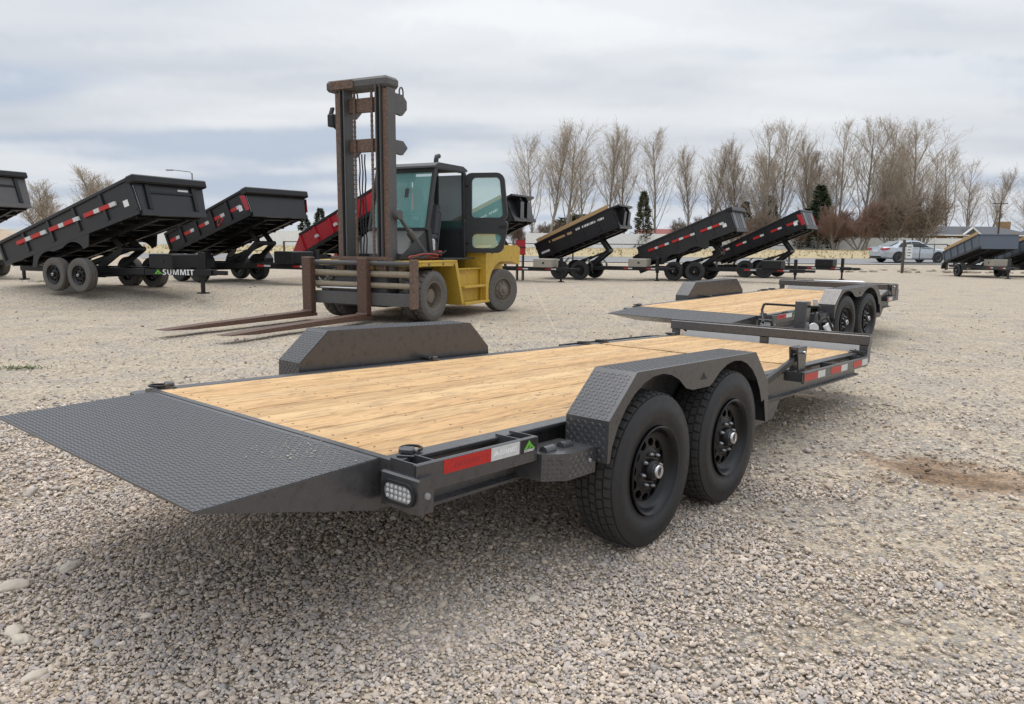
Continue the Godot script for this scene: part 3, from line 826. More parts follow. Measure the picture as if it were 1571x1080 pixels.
# ------------------------------------------------------------------ wheels (axle along z, outer face towards +z)
func tyre_mesh(R: float, w: float, rim: float, blocks: int, deep: float, grooves: Array, cut := 0.17, chunky := false) -> Array:
	var b := MB.new()
	var wall := MB.new()
	var hw := w * 0.5
	var th := hw * 0.80
	for s in [-1.0, 1.0]:
		var pr := [v2(rim, s * hw * 0.80), v2(rim + 0.008, s * hw * 0.90), v2(lerpf(rim, R, 0.22), s * hw * 0.95), v2(lerpf(rim, R, 0.24), s * hw * 0.975), v2(lerpf(rim, R, 0.45), s * hw), v2(lerpf(rim, R, 0.62), s * hw * 0.995), v2(lerpf(rim, R, 0.64), s * hw * 0.975), v2(lerpf(rim, R, 0.80), s * hw * 0.95), v2(R - deep * 1.3, s * hw * 0.885), v2(R - deep * 1.15, s * th)]
		if s > 0: pr.reverse()
		wall.lathe(pr, 72)
	# tread: columns across, with grooves between the ribs
	var cols := []
	var edges := [-1.0]
	for g in grooves: edges.append_array([g[0] - g[1], g[0] + g[1]])
	edges.append(1.0)
	var rib := 0
	for i in range(0, edges.size(), 2):
		var z0: float = edges[i] * th
		var z1: float = edges[i + 1] * th
		cols.append([z0, -deep, rib, false])
		cols.append([z0 + 0.001, 0.0, rib, true])
		cols.append([z1 - 0.001, 0.0, rib, true])
		cols.append([z1, -deep, rib, false])
		rib += 1
	var pitch := TAU / blocks
	var sam := [0.0, 1.0 - cut - 0.03, 1.0 - cut, 0.97]
	var at := func(k: int, c: Array) -> Vector3:
		var q: int = k % 4
		var a: float = (k / 4 + sam[q] + 0.5 * (c[2] % 2) + (0.20 * (1 if c[2] % 2 == 0 else -1) * (c[0] / th) if not chunky else 0.35 * absf(c[0] / th))) * pitch
		var r: float = R - 0.02 * R * pow(c[0] / th, 2.0) + c[1]
		if c[3] and q >= 2: r -= deep * (0.75 if not chunky else 1.0)
		return v3(cos(a) * r, sin(a) * r, c[0])
	for k in blocks * 4:
		for i in cols.size() - 1:
			var p0: Vector3 = at.call(k, cols[i])
			var p1: Vector3 = at.call(k + 1, cols[i])
			var p2: Vector3 = at.call(k + 1, cols[i + 1])
			var p3: Vector3 = at.call(k, cols[i + 1])
			b.flat([p0, p1, p2, p3], (p0 + p2) * 0.5 * Vector3(0.9, 0.9, 1.0))
	return [wall.done(), b.done()]

func tyre_plain(R: float, w: float, rim: float) -> ArrayMesh:
	var b := MB.new()
	var h := w * 0.5
	b.lathe([v2(rim, -h * 0.8), v2(lerpf(rim, R, 0.5), -h), v2(R * 0.955, -h * 0.92), v2(R * 0.985, -h * 0.76), v2(R, -h * 0.5), v2(R, -h * 0.36), v2(R - 0.012, -h * 0.34), v2(R - 0.012, -h * 0.28), v2(R, -h * 0.26), v2(R, h * 0.26), v2(R - 0.012, h * 0.28), v2(R - 0.012, h * 0.34), v2(R, h * 0.36), v2(R, h * 0.5), v2(R * 0.985, h * 0.76), v2(R * 0.955, h * 0.92), v2(lerpf(rim, R, 0.5), h), v2(rim, h * 0.8)], 40)
	return b.done()

func rim_mesh(r: float, holes := 12, seg := 48) -> ArrayMesh:
	var b := MB.new()
	var k := r / 0.205
	var P := func(a: Array) -> Array: return a.map(func(q): return v2(q[0], q[1]) * k)
	b.lathe(P.call([[0.175, -0.10], [0.212, -0.112], [0.212, -0.10], [0.178, -0.06], [0.172, 0.0], [0.178, 0.05], [0.200, 0.090], [0.212, 0.106], [0.2125, 0.112], [0.208, 0.1155], [0.201, 0.112], [0.190, 0.094], [0.186, 0.082], [0.179, 0.074], [0.168, 0.067], [0.155, 0.063]]), seg)
	b.lathe(P.call([[0.106, 0.071], [0.098, 0.076], [0.07, 0.077], [0.0, 0.077]]), seg)
	b.lathe(P.call([[0.155, -0.02], [0.10, -0.02], [0.0, -0.02]]), 24)
	# web between the holes
	var per := 4
	for h in holes:
		var a0 := TAU * h / holes
		var a1 := TAU * (h + 1) / holes
		var am := (a0 + a1) * 0.5
		var outer := []
		var inner := []
		var n := 16
		for i in n:
			var t := TAU * i / n
			var c := cos(t)
			var s := sin(t)
			var m := maxf(absf(c), absf(s))
			var pr := lerpf(0.106, 0.155, 0.5 + 0.5 * s / m)
			var pa := lerpf(a0, a1, 0.5 + 0.5 * c / m)
			var hr := 0.1305 + 0.019 * s
			var ha := am + (a1 - a0) * 0.37 * c
			outer.append(v3(cos(pa) * pr, sin(pa) * pr, lerpf(0.071, 0.063, (pr - 0.106) / 0.049)) * k)
			inner.append(v3(cos(ha) * hr, sin(ha) * hr, lerpf(0.071, 0.063, (hr - 0.106) / 0.049)) * k)
		for i in n:
			var j := (i + 1) % n
			b.flat([outer[i], outer[j], inner[j], inner[i]], v3(0, 0, -1))
			b.flat([inner[i], inner[j], inner[j] - v3(0, 0, 0.012) * k, inner[i] - v3(0, 0, 0.012) * k], outer[i])
	return b.done()

var hub_m: ArrayMesh
var cap_m: ArrayMesh
var cap_hole: ArrayMesh
var nut_m: ArrayMesh
var tyre_near: Array
var tyre_far: ArrayMesh
var rim_near: ArrayMesh
var rim_far: ArrayMesh

func wheel_parts() -> void:
	var b := MB.new()
	b.lathe([v2(0.060, 0.076), v2(0.056, 0.090), v2(0.052, 0.112), v2(0.046, 0.118), v2(0.0, 0.118)], 28)
	hub_m = b.done()
	b = MB.new()
	b.lathe([v2(0.036, 0.116), v2(0.0365, 0.136), v2(0.033, 0.141), v2(0.021, 0.141), v2(0.019, 0.133)], 28)
	cap_m = b.done()
	b = MB.new()
	b.lathe([v2(0.0195, 0.1335), v2(0.010, 0.136), v2(0.0, 0.137)], 20)
	cap_hole = b.done()
	b = MB.new()
	b.lathe([v2(0.0125, 0.0), v2(0.0125, 0.012), v2(0.0095, 0.018), v2(0.006, 0.026), v2(0.0, 0.028)], 6)
	nut_m = b.done()
	tyre_near = tyre_mesh(0.3965, 0.238, 0.222, 50, 0.013, [[-0.62, 0.04], [-0.2, 0.045], [0.2, 0.045], [0.62, 0.04]], 0.2)
	tyre_far = tyre_plain(0.3965, 0.238, 0.222)
	rim_near = rim_mesh(0.219)
	rim_far = rim_mesh(0.219, 8, 20)

func wheel(parent: Node3D, at: Vector3, side: float, size := 1.0, fine := false, rubber: Material = null, spin := 0.0) -> void:
	var xf := Transform3D((Basis() if side > 0 else Basis(Vector3.UP, PI)).scaled(Vector3.ONE * size) * Basis(Vector3.BACK, spin), at)
	var w := part("wheel", rim_near if fine else rim_far, M.rim_black, parent, xf)
	part("tyre", tyre_near[0] if fine else tyre_far, rubber if rubber else M.rubber, w)
	if fine: part("tread", tyre_near[1], M.tread_rubber, w)
	part("hub", hub_m, M.rim_black, w)
	part("hub_cap", cap_m, M.chrome, w)
	if fine:
		part("cap_plug", cap_hole, M.print_black, w)
		for i in 8: part("lug_nut", nut_m, M.zinc, w, Transform3D(Basis(), v3(cos(TAU * i / 8) * 0.083, sin(TAU * i / 8) * 0.083, 0.082)))

# raised lugs of tread plate on a parallelogram from o along u and v, n = up
func lugs(o: Vector3, u: Vector3, v: Vector3, step := 0.020, margin := 0.014) -> Array:
	var list := []
	var lu := u.length()
	var lv := v.length()
	var x := u / lu
	var z := v / lv
	var n := z.cross(x).normalized()
	var i := 0
	var a := margin
	while a < lu - margin:
		var c := margin
		var j := 0
		while c < lv - margin:
			var t := deg_to_rad(45.0 if (i + j) % 2 == 0 else -45.0)
			var d := (x * cos(t) + z * sin(t))
			list.append(Transform3D(Basis(d, n, d.cross(n)), o + x * a + z * c))
			c += step
			j += 1
		a += step
		i += 1
	return list

var lug_m: ArrayMesh
func lug_mesh() -> ArrayMesh:
	var b := MB.new()
	var lo := []
	var hi := []
	for q in [[-0.0105, 0], [-0.005, 0.0031], [0.005, 0.0031], [0.0105, 0], [0.005, -0.0031], [-0.005, -0.0031]]:
		lo.append(v3(q[0], -0.0004, q[1]))
		hi.append(v3(q[0] * 0.72, 0.0021, q[1] * 0.5))
	b.flat(hi, v3(0, -1, 0))
	for i in 6: b.flat([lo[i], lo[(i + 1) % 6], hi[(i + 1) % 6], hi[i]], Vector3.ZERO)
	return b.done()

func text(called: String, s: String, height: float, m: Material, parent: Node3D, xf: Transform3D, bold := 800, wide := 1.0) -> void:
	var t := TextMesh.new()
	var f := SystemFont.new()
	f.font_names = PackedStringArray(["Droid Sans"])
	f.font_weight = bold
	t.font = f
	t.text = s
	t.font_size = 64
	t.pixel_size = height / 46.0
	t.depth = 0.0015
	var o := part(called, t, m, parent, xf)
	o.scale.x *= wide

func emblem(parent: Node3D, xf: Transform3D, h: float, m: Material, called := "emblem") -> void:
	# a mountain: a broad triangle with a notch of zigzag under its right slope
	var b := MB.new()
	b.prism([v2(-0.95, 0), v2(-0.08, 1.0), v2(0.30, 0.55), v2(0.05, 0.30), v2(-0.10, 0.46), v2(-0.46, 0.0)].map(func(p): return p * h), 0.0, 0.0015)
	b.prism([v2(-0.30, 0), v2(0.16, 0.36), v2(0.36, 0.50), v2(0.95, 0), v2(0.52, 0), v2(0.33, 0.2), v2(0.12, 0)].map(func(p): return p * h), 0.0, 0.0015)
	part(called, b, m, parent, xf)

# ------------------------------------------------------------------ the grey tilt trailers
func d_ring(parent: Node3D, p: Vector3, xf: Transform3D, turn: float) -> void:
	var b := MB.new()
	b.box(v3(0, 0.004, 0), v3(0.10, 0.008, 0.07), Basis.IDENTITY, 0.002)
	b.box(v3(-0.015, 0.019, 0), v3(0.05, 0.022, 0.05), Basis.IDENTITY, 0.005)
	b.tube([v3(0, 0.012, -0.036), v3(0, 0.018, 0), v3(0, 0.012, 0.036)], 0.012, 8)
	var o := part("tie_down", b, M.grey_paint, parent, xf * Transform3D(Basis(Vector3.UP, turn), p))
	var r := MB.new()
	var path := []
	for i in 21:
		var a := TAU * i / 20.0
		path.append(v3(0.04 + cos(a) * 0.046, 0.013, sin(a) * 0.042))
	r.tube(path, 0.0062, 8, false)
	part("ring", r, M.black_steel, o)

func tilt_trailer(at: Vector3, turn: float, tilt: float, label: String, slide := 0.0, cut := 0.0) -> Node3D:
	var T := thing("tilt_trailer", label, "trailer", at, turn, "grey tilt deck trailers")
	var hd := 0.636
	var bs := Basis(Vector3.BACK, deg_to_rad(tilt))
	var pv := v3(0, 0.4, 0)
	var X := Transform3D(bs, pv - bs * pv)
	var G: Material = M.grey_paint
	var XF := X
	X = X * Transform3D(Basis(), v3(slide, 0, 0))
	# tail: a long wedge of tread plate
	var b := MB.new()
	b.prism([v2(-2.62, 0.588), v2(-2.62, 0.596), v2(-1.9, hd), v2(-1.74, hd - 0.004), v2(-1.74, 0.44), v2(-1.915, 0.436)], -0.94, 0.945)
	var rp := part("ramp", b, G, T, X)
	for s in [-0.9401, 0.9451]:
		b = MB.new()
		b.prism([v2(-2.618, 0.5885), v2(-2.618, 0.594), v2(-1.9, hd - 0.003), v2(-1.742, hd - 0.007), v2(-1.742, 0.4395), v2(-1.915, 0.4355)], s, s + signf(s) * 0.005)
		part("ramp_cheek", b, G, rp)
	for i in 3:
		b = MB.new()
		b.lathe([v2(0.009, 0), v2(0.008, 0.005), v2(0, 0.006)], 8, Transform3D(Basis(), v3(-1.82 + i * 0.035, 0.455 + 0.012 * i, 0.9502)))
		part("bolt", b, M.zinc, rp)
	var o := v3(-2.62, 0.596, -0.94)
	copies("tread_lugs", lug_m, G, lugs(o, v3(0.72, hd - 0.596, 0), v3(0, 0, 1.885), 0.020, 0.012), rp)
	b = MB.new()
	b.bx(-1.895, -1.86, hd - 0.05, hd + 0.003, -1.04, 1.035)
	part("hinge_plate", b, G, T, X)
	# deck boards, in two lengths
	var r := RandomNumberGenerator.new()
	r.seed = 14
	var screws := []
	for sec in [[-1.857, 2.395], [2.475, 4.05 - cut]]:
		for i in 10:
			var z0 := -0.948 + i * 0.1896
			var c := MB.new()
			var top := hd + r.randf_range(-0.0015, 0.0015)
			c.box(v3((sec[0] + sec[1]) * 0.5, top - 0.018, z0 + 0.0948), v3(sec[1] - sec[0], 0.036, 0.1836), Basis.IDENTITY, 0.003)
			var row := r.randi() % 4
			var off := r.randf() * 3.0
			var flip := 1.0 if r.randf() < 0.5 else -1.0
			for q in c.V: c.U.append(v2(flip * (q.x + off) / 4.4, (row + clampf((q.z - z0) / 0.19, 0.02, 0.98)) / 4.0))
			part("deck_plank", c, M["plank%d" % (r.randi() % 3)], T, X)
			for k in 9:
				var sx: float = -1.80 + k * 0.515 if sec[0] < 0 else 2.53 + k * 0.49
				if sx > sec[1] - 0.03: break
				for e in [-0.05, 0.05]: screws.append(Transform3D(Basis(), v3(sx + r.randf_range(-0.008, 0.008), top + 0.0006, z0 + 0.0948 + e + r.randf_range(-0.006, 0.006))))
	b = MB.new()
	b.lathe([v2(0.0052, 0.0), v2(0.0045, 0.0012), v2(0.0, 0.0008)], 8, Transform3D(Basis(Vector3.RIGHT, -PI / 2), Vector3.ZERO))
	copies("deck_screws", b.done(), M.fork_steel, screws, T, X)
	b = MB.new()
	b.bx(2.398, 2.472, hd - 0.06, hd - 0.012, -0.95, 0.95)
	part("split_crossmember", b, M.black_steel, T, X)
	for i in 12:
		if -1.52 + i * 0.49 > 4.0 - cut: continue
		b = MB.new()
		b.bx(-1.6 + i * 0.49, -1.52 + i * 0.49, 0.50, hd - 0.045, -0.94, 0.94)
		part("crossmember", b, G, T, X)
	# side rails of channel with a flat edge strip on top
	for s in [-1.0, 1.0]:
		b = MB.new()
		b.bx(-1.86, 4.07 - cut, hd - 0.012, hd + 0.004, s * 0.950, s * 1.032, 0.003)
		part("edge_strip", b, G, T, X)
		b = MB.new()
		b.prism([v2(0.93, hd - 0.014), v2(1.012, hd - 0.014), v2(1.012, hd - 0.026), v2(0.972, hd - 0.03), v2(0.972, 0.43), v2(1.012, 0.424), v2(1.012, 0.41), v2(0.93, 0.41)].map(func(p): return v2(p.x * s, p.y)), -1.74, 4.07 - cut, 0)
		part("frame_rail", b, G, T, X)
		# rub rails outside, on stake pockets, behind and before the wheels
		for q in [[-1.905, -1.205, 0.543, 0.651], [2.06 if slide == 0.0 else 2.3, 3.76 - cut, 0.545, 0.632]]:
			if s < 0 and q[0] < 0: continue
			b = MB.new()
			b.bx(q[0], q[1], q[2], q[3], s * 1.160, s * 1.17, 0.002)
			b.bx(q[0], q[1], q[3] - 0.008, q[3], s * 1.148, s * 1.1595)
			b.bx(q[0], q[1], q[2], q[2] + 0.008, s * 1.148, s * 1.1595)
			for e in ([q[0] + 0.06, q[1] - 0.05] if q[0] < 0 else [q[0] + 0.012, (q[0] + q[1]) * 0.5, q[1] - 0.03]):
				var w := 0.05 if q[0] < 0 else 0.012
				b.bx(e - w, e - w + 0.008, q[2] + 0.01, q[3] - 0.001, s * 1.0125, s * 1.1475)
				b.bx(e + w - 0.008, e + w, q[2] + 0.01, q[3] - 0.001, s * 1.0125, s * 1.1475)
			part("rub_rail", b, G, T, X)
		b = MB.new()
		b.bar(v3(3.76 - cut, 0.588, s * 1.164), v3(4.10 - cut, 0.588, s * 1.03), 0.01, 0.085)
		part("rail_return", b, G, T, X)
		# reflective tape on the rails
		for q in [[-1.772, -1.508, 0.594, 0.648, "tape_red"], [-1.506, -1.33, 0.594, 0.648, "tape_white"], [2.07 if slide == 0.0 else 2.31, 2.37, 0.562, 0.618, "tape_red"], [2.372, 2.545, 0.562, 0.618, "tape_white"], [2.69, 2.96, 0.562, 0.618, "tape_red"], [2.962, 3.13, 0.562, 0.618, "tape_white"], [3.30, 3.56, 0.562, 0.618, "tape_red"], [3.562, 3.74, 0.562, 0.618, "tape_white"]]:
			if q[1] > 3.8 - cut or (s < 0 and q[0] < 0): continue
			b = MB.new()
			b.bx(q[0], q[1], q[2], q[3], s * 1.1702, s * 1.1712)
			var tp := part("reflective_tape", b, M[q[4]], T, X)
			if s > 0 and q[0] < 0:
				var mid: float = (q[0] + q[1]) * 0.5
				var pm: Material = M.print_faint_red if q[4] == "tape_red" else M.print_faint_grey
				text("tape_print", "SUMMIT", 0.020, pm, tp, Transform3D(Basis(), v3(mid + 0.018, 0.621, 1.1713)))
				emblem(tp, Transform3D(Basis(), v3(mid - 0.055, 0.612, 1.1713)), 0.022, pm)
	# green emblem on the rail end
	b = MB.new()
	b.bx(-1.318, -1.212, 0.590, 0.647, 1.1702, 1.1708)
	var pl := part("emblem_plate", b, M.print_black, T, X)
	emblem(pl, Transform3D(Basis(), v3(-1.264, 0.607, 1.1709)), 0.036, M.print_green)
	text("emblem_print", "SUMMIT", 0.011, M.print_white, pl, Transform3D(Basis(), v3(-1.264, 0.5995, 1.1709)), 800, 1.15)
	# tail lamps in steel boxes
	for s in [-1.0, 1.0]:
		b = MB.new()
		b.prism([v2(-1.915, 0.472), v2(-1.915, 0.596), v2(-1.905, 0.602), v2(-1.838, 0.606), v2(-1.838, 0.470)], s * 0.985, s * 1.19)
		var lb := part("lamp_box", b, G, T, X)
		var o1 := []
		var o2 := []
		var o3 := []
		for i in 24:
			var a := TAU * i / 24.0
			var e := v2((0.044 if cos(a) > 0 else -0.044) + cos(a) * 0.042, sin(a) * 0.042)
			var g := v2(s * 1.088, 0.536)
			o1.append(g + e * 1.05); o2.append(g + v2(e.x * 0.90, e.y * 0.80)); o3.append(g + v2(e.x * 0.90, e.y * 0.80) * 0.998)
		b = MB.new()
		b.ring(o1, o2, -1.9151, -1.927, 0)
		part("lamp_grommet", b, M.rubber, lb)
		b = MB.new()
		b.prism(o3, -1.9152, -1.921, 0)
		var lens := part("lamp_lens", b, M.lamp_clear if s > 0 else M.lamp_red, lb)
		for i in 6:
			for j in 3:
				var d := MB.new()
				d.lathe([v2(0.0085, 0), v2(0.0065, 0.003), v2(0.0, 0.0048)], 10, Transform3D(Basis(Vector3.UP, -PI / 2), v3(-1.921, 0.516 + j * 0.020, s * 1.088 + (i - 2.5) * 0.0235)))
				part("led", d, M.tape_white, lens)
		b = MB.new()
		b.lathe([v2(0.014, 0), v2(0.012, 0.008), v2(0, 0.010)], 14, Transform3D(Basis() if s > 0 else Basis(Vector3.UP, PI), v3(-1.872, 0.536, s * 1.19)))
		part("marker_lamp", b, M.lamp_clear, lb)
	# fenders
	var fp := [v2(-0.886, 0.498), v2(-0.886, 0.694), v2(-0.662, 0.897), v2(0.728, 0.897), v2(0.951, 0.694), v2(0.992, 0.43)]
	for s in [-1.0, 1.0]:
		b = MB.new()
		for i in 5:
			var e: Vector2 = (fp[i + 1] - fp[i]).normalized()
			var n := v2(-e.y, e.x) * 0.005
			var n0 := n
			b.prism([fp[i], fp[i + 1], fp[i + 1] - n0, fp[i] - n0], s * 1.083, s * 1.317)
		var f := part("fender", b, G, T, XF)
		var skirt := [v2(-0.886, 0.498), v2(-0.886, 0.694), v2(-0.662, 0.897), v2(0.728, 0.897), v2(0.951, 0.694), v2(0.992, 0.43), v2(0.955, 0.43), v2(0.905, 0.585)]
		for i in 10:
			var a := deg_to_rad(lerpf(22, 128, i / 9.0))
			skirt.append(v2(0.437 + cos(a) * 0.463, 0.397 + sin(a) * 0.472))
		skirt.append_array([v2(0.115, 0.752), v2(-0.085, 0.752)])
		for i in 10:
			var a := deg_to_rad(lerpf(52, 158, i / 9.0))
			skirt.append(v2(-0.437 + cos(a) * 0.447, 0.397 + sin(a) * 0.472))
		skirt.append(v2(-0.866, 0.498))
		b = MB.new()
		b.prism(skirt, s * 1.3172, s * 1.3215)
		var sk := part("fender_skirt", b, G, f)
		b = MB.new()
		b.prism([v2(-0.88, 0.50), v2(-0.88, 0.692), v2(-0.66, 0.893), v2(0.727, 0.893), v2(0.947, 0.692), v2(0.99, 0.44)], s * 1.0835, s * 1.079)
		part("fender_liner", b, G, f)
		var L := []
		for i in [0, 1, 2, 3]:
			if i == 3 and s < 0: continue
			var a := v3(fp[i].x, fp[i].y, 1.083 if s > 0 else -1.317)
			var c := v3(fp[i + 1].x, fp[i + 1].y, a.z)
			L.append_array(lugs(a, c - a, v3(0, 0, 0.234), 0.020, 0.012))
		copies("tread_lugs", lug_m, G, L, f)
		if s > 0: emblem(f, Transform3D(Basis(), v3(0.035, 0.797, 1.3216)), 0.040, M.print_black)
		# step ahead of the rear fender edge
		b = MB.new()
		b.prism([v2(-1.20, 1.05), v2(-1.20, 1.19), v2(-1.10, 1.262), v2(-0.893, 1.262), v2(-0.893, 1.05)].map(func(p): return v2(p.x, p.y * s)), 0.452, 0.572, 1)
		var st := part("step", b, G, T, XF)
		for q in [-1.125, -1.0]:
			b = MB.new()
			b.tube([v3(q - 0.035, 0.573, s * 1.165), v3(q + 0.035, 0.573, s * 1.165)], 0.024, 8)
			part("step_grip", b, G, st)
		copies("tread_lugs", lug_m, G, lugs(v3(-1.10, 0.455, s * 1.2622), v3(0, 0.115, 0) if s > 0 else v3(0.20, 0, 0), v3(0.20, 0, 0) if s > 0 else v3(0, 0.115, 0), 0.020, 0.012) + (lugs(v3(-1.20, 0.455, 1.19), v3(0, 0.115, 0), v3(0.1, 0, 0.072), 0.020, 0.012) if s > 0 else []), st)
		b = MB.new()
		b.lathe([v2(0.011, 0), v2(0.009, 0.006), v2(0, 0.008)], 12, Transform3D(Basis() if s > 0 else Basis(Vector3.UP, PI), v3(-0.94, 0.515, s * 1.2625)))
		part("step_lamp", b, M.lamp_clear, st)
		# hanger plate under the frame ahead of the wheels
		b = MB.new()
		b.prism([v2(0.98, 0.44), v2(1.0, 0.235), v2(1.90, 0.275), v2(2.02, 0.41), v2(2.02, 0.43)], s * 1.005, s * 1.012)
		part("hanger_plate", b, G, T, XF)
		# latch post and its bar ahead of the fender
		if s > 0:
			b = MB.new()
			b.prism([v2(2.10, 0.625), v2(2.05, 0.82), v2(2.25, 0.82), v2(2.24, 0.625)], 1.04, 1.052)
			b.prism([v2(2.10, 0.625), v2(2.05, 0.82), v2(2.25, 0.82), v2(2.24, 0.625)], 1.098, 1.11)
			b.bx(2.06, 2.24, 0.806, 0.818, 1.0525, 1.0975)
			var lp := part("latch_post", b, G, T, XF)
			b = MB.new()
			b.tube([v3(2.15, 0.775, 1.03), v3(2.15, 0.775, 1.135)], 0.012, 10)
			part("latch_pin", b, M.chrome, lp)
			b = MB.new()
			b.bar(v3(1.15, 0.57, 1.13), v3(1.72, 0.655, 1.09), 0.035, 0.05, 0.004)
			b.bar(v3(1.70, 0.652, 1.09), v3(2.15, 0.74, 1.075), 0.03, 0.045, 0.004)
			part("latch_bar", b, M.black_steel, T, XF)
	for p in [[-1.79, 0.995, 0.6], [-1.80, -0.995, 2.8], [0.22, -0.99, 1.57], [2.25, -0.99, 1.57], [2.56, -0.99, 1.57], [2.32, 0.99, -1.57], [3.98, -0.99, 1.57], [3.95, 0.99, -1.57]]:
		if p[0] > 4.0 - cut: continue
		d_ring(T, v3(p[0], hd + 0.005, p[1]), X, p[2])
	# axles
	for s in [-1.0, 1.0]:
		b = MB.new()
		b.tube([v3(s * 0.437, 0.36, -1.08), v3(s * 0.437, 0.36, 1.08)], 0.05, 10)
		part("axle", b, M.black_steel, T)
		b = MB.new()
		b.bar(v3(-0.85, 0.44, s * 0.9), v3(0.85, 0.44, s * 0.9), 0.06, 0.06)
		part("spring", b, M.black_steel, T)
	for s in [-1.0, 1.0]:
		for q in [-0.437, 0.437]: wheel(T, v3(q, 0.3965, s * 1.205), s, 1.0, true, M.rubber, q * 2.0 + s)
	# headboard
	X = X * Transform3D(Basis(), v3(-cut, 0, 0))
	b = MB.new()
	b.bx(4.11, 4.21, 0.70, 0.80, -1.09, 1.075, 0.008)
	b.bx(4.135, 4.185, 0.802, 0.812, -1.085, 1.07)
	for z in [-1.04, 0.01, 1.02]: b.bx(4.13, 4.19, 0.55, 0.70, z - 0.04, z + 0.04, 0.004)
	part("headboard", b, G, T, X)
	b = MB.new()
	b.prism([v2(4.215, 0.585), v2(4.40, 0.705), v2(4.47, 0.705), v2(4.47, 0.50), v2(4.215, 0.50)], -1.0, 1.0)
	part("front_plate", b, M.silver_plate, T, X)
	# drawbar with jack
	b = MB.new()
	for s in [-1.0, 1.0]: b.bar(v3(3.9, 0.46, s * 0.88), v3(5.75, 0.46, s * 0.06), 0.06, 0.13, 0.006)
	b.bx(5.68, 6.0, 0.40, 0.53, -0.06, 0.06, 0.01)
	part("drawbar", b, G, T, X)
	b = MB.new()
	b.lathe([v2(0.06, 0), v2(0.075, 0.05), v2(0.07, 0.12), v2(0.0, 0.13)], 14, Transform3D(Basis(Vector3.RIGHT, -PI / 2), v3(6.05, 0.42, 0)))
	part("coupler", b, M.black_steel, T, X)
	if slide != 0.0: return T
	b = MB.new()
	b.bx(5.22, 5.36, 0.30, 1.06, -0.07, 0.07, 0.008)
	b.bx(5.25, 5.33, 0.24, 0.30, -0.04, 0.04)
	b.bx(5.18, 5.40, 0.20, 0.24, -0.11, 0.11)
	var jk := part("jack", b, G, T, X)
	b = MB.new()
	b.tube([v3(5.29, 1.0, 0.20), v3(5.29, 1.0, -0.46)], 0.014, 8)
	b.tube([v3(5.27, 1.0, -0.46), v3(5.24, 0.93, -0.47), v3(5.16, 0.83, -0.42), v3(5.02, 0.79, -0.36)], 0.016, 8)
	part("crank", b, M.black_steel, jk)
	b = MB.new()
	b.box(v3(5.27, 1.045, 0.15), v3(0.006, 0.10, 0.06), Basis(Vector3.BACK, 0.5), 0.001)
	part("paper_tag", b, M.white_board, jk)
	for k in 2:
		b = MB.new()
		var path := []
		for i in 15:
			var t := i / 14.0
			path.append(v3(5.40 + 0.28 * t + 0.02 * k, 0.70 + 0.24 * sin(t * PI) * (1.0 - 0.25 * k) - 0.04 * t, 0.10 + 0.16 * k * t))
		b.tube(path, 0.014, 7)
		var cb := part("cable", b, M.rubber, T, X)
		b = MB.new()
		b.lathe([v2(0.0, 0), v2(0.055, 0.0), v2(0.06, 0.03), v2(0.03, 0.05), v2(0.02, 0.09), v2(0, 0.09)], 14, Transform3D(Basis(Vector3.UP, 2.2 + k * 0.5), v3(5.38 + 0.26 * k, 0.745, 0.12 + 0.10 * k)))
		part("plug", b, M.white_board, cb)
	return T

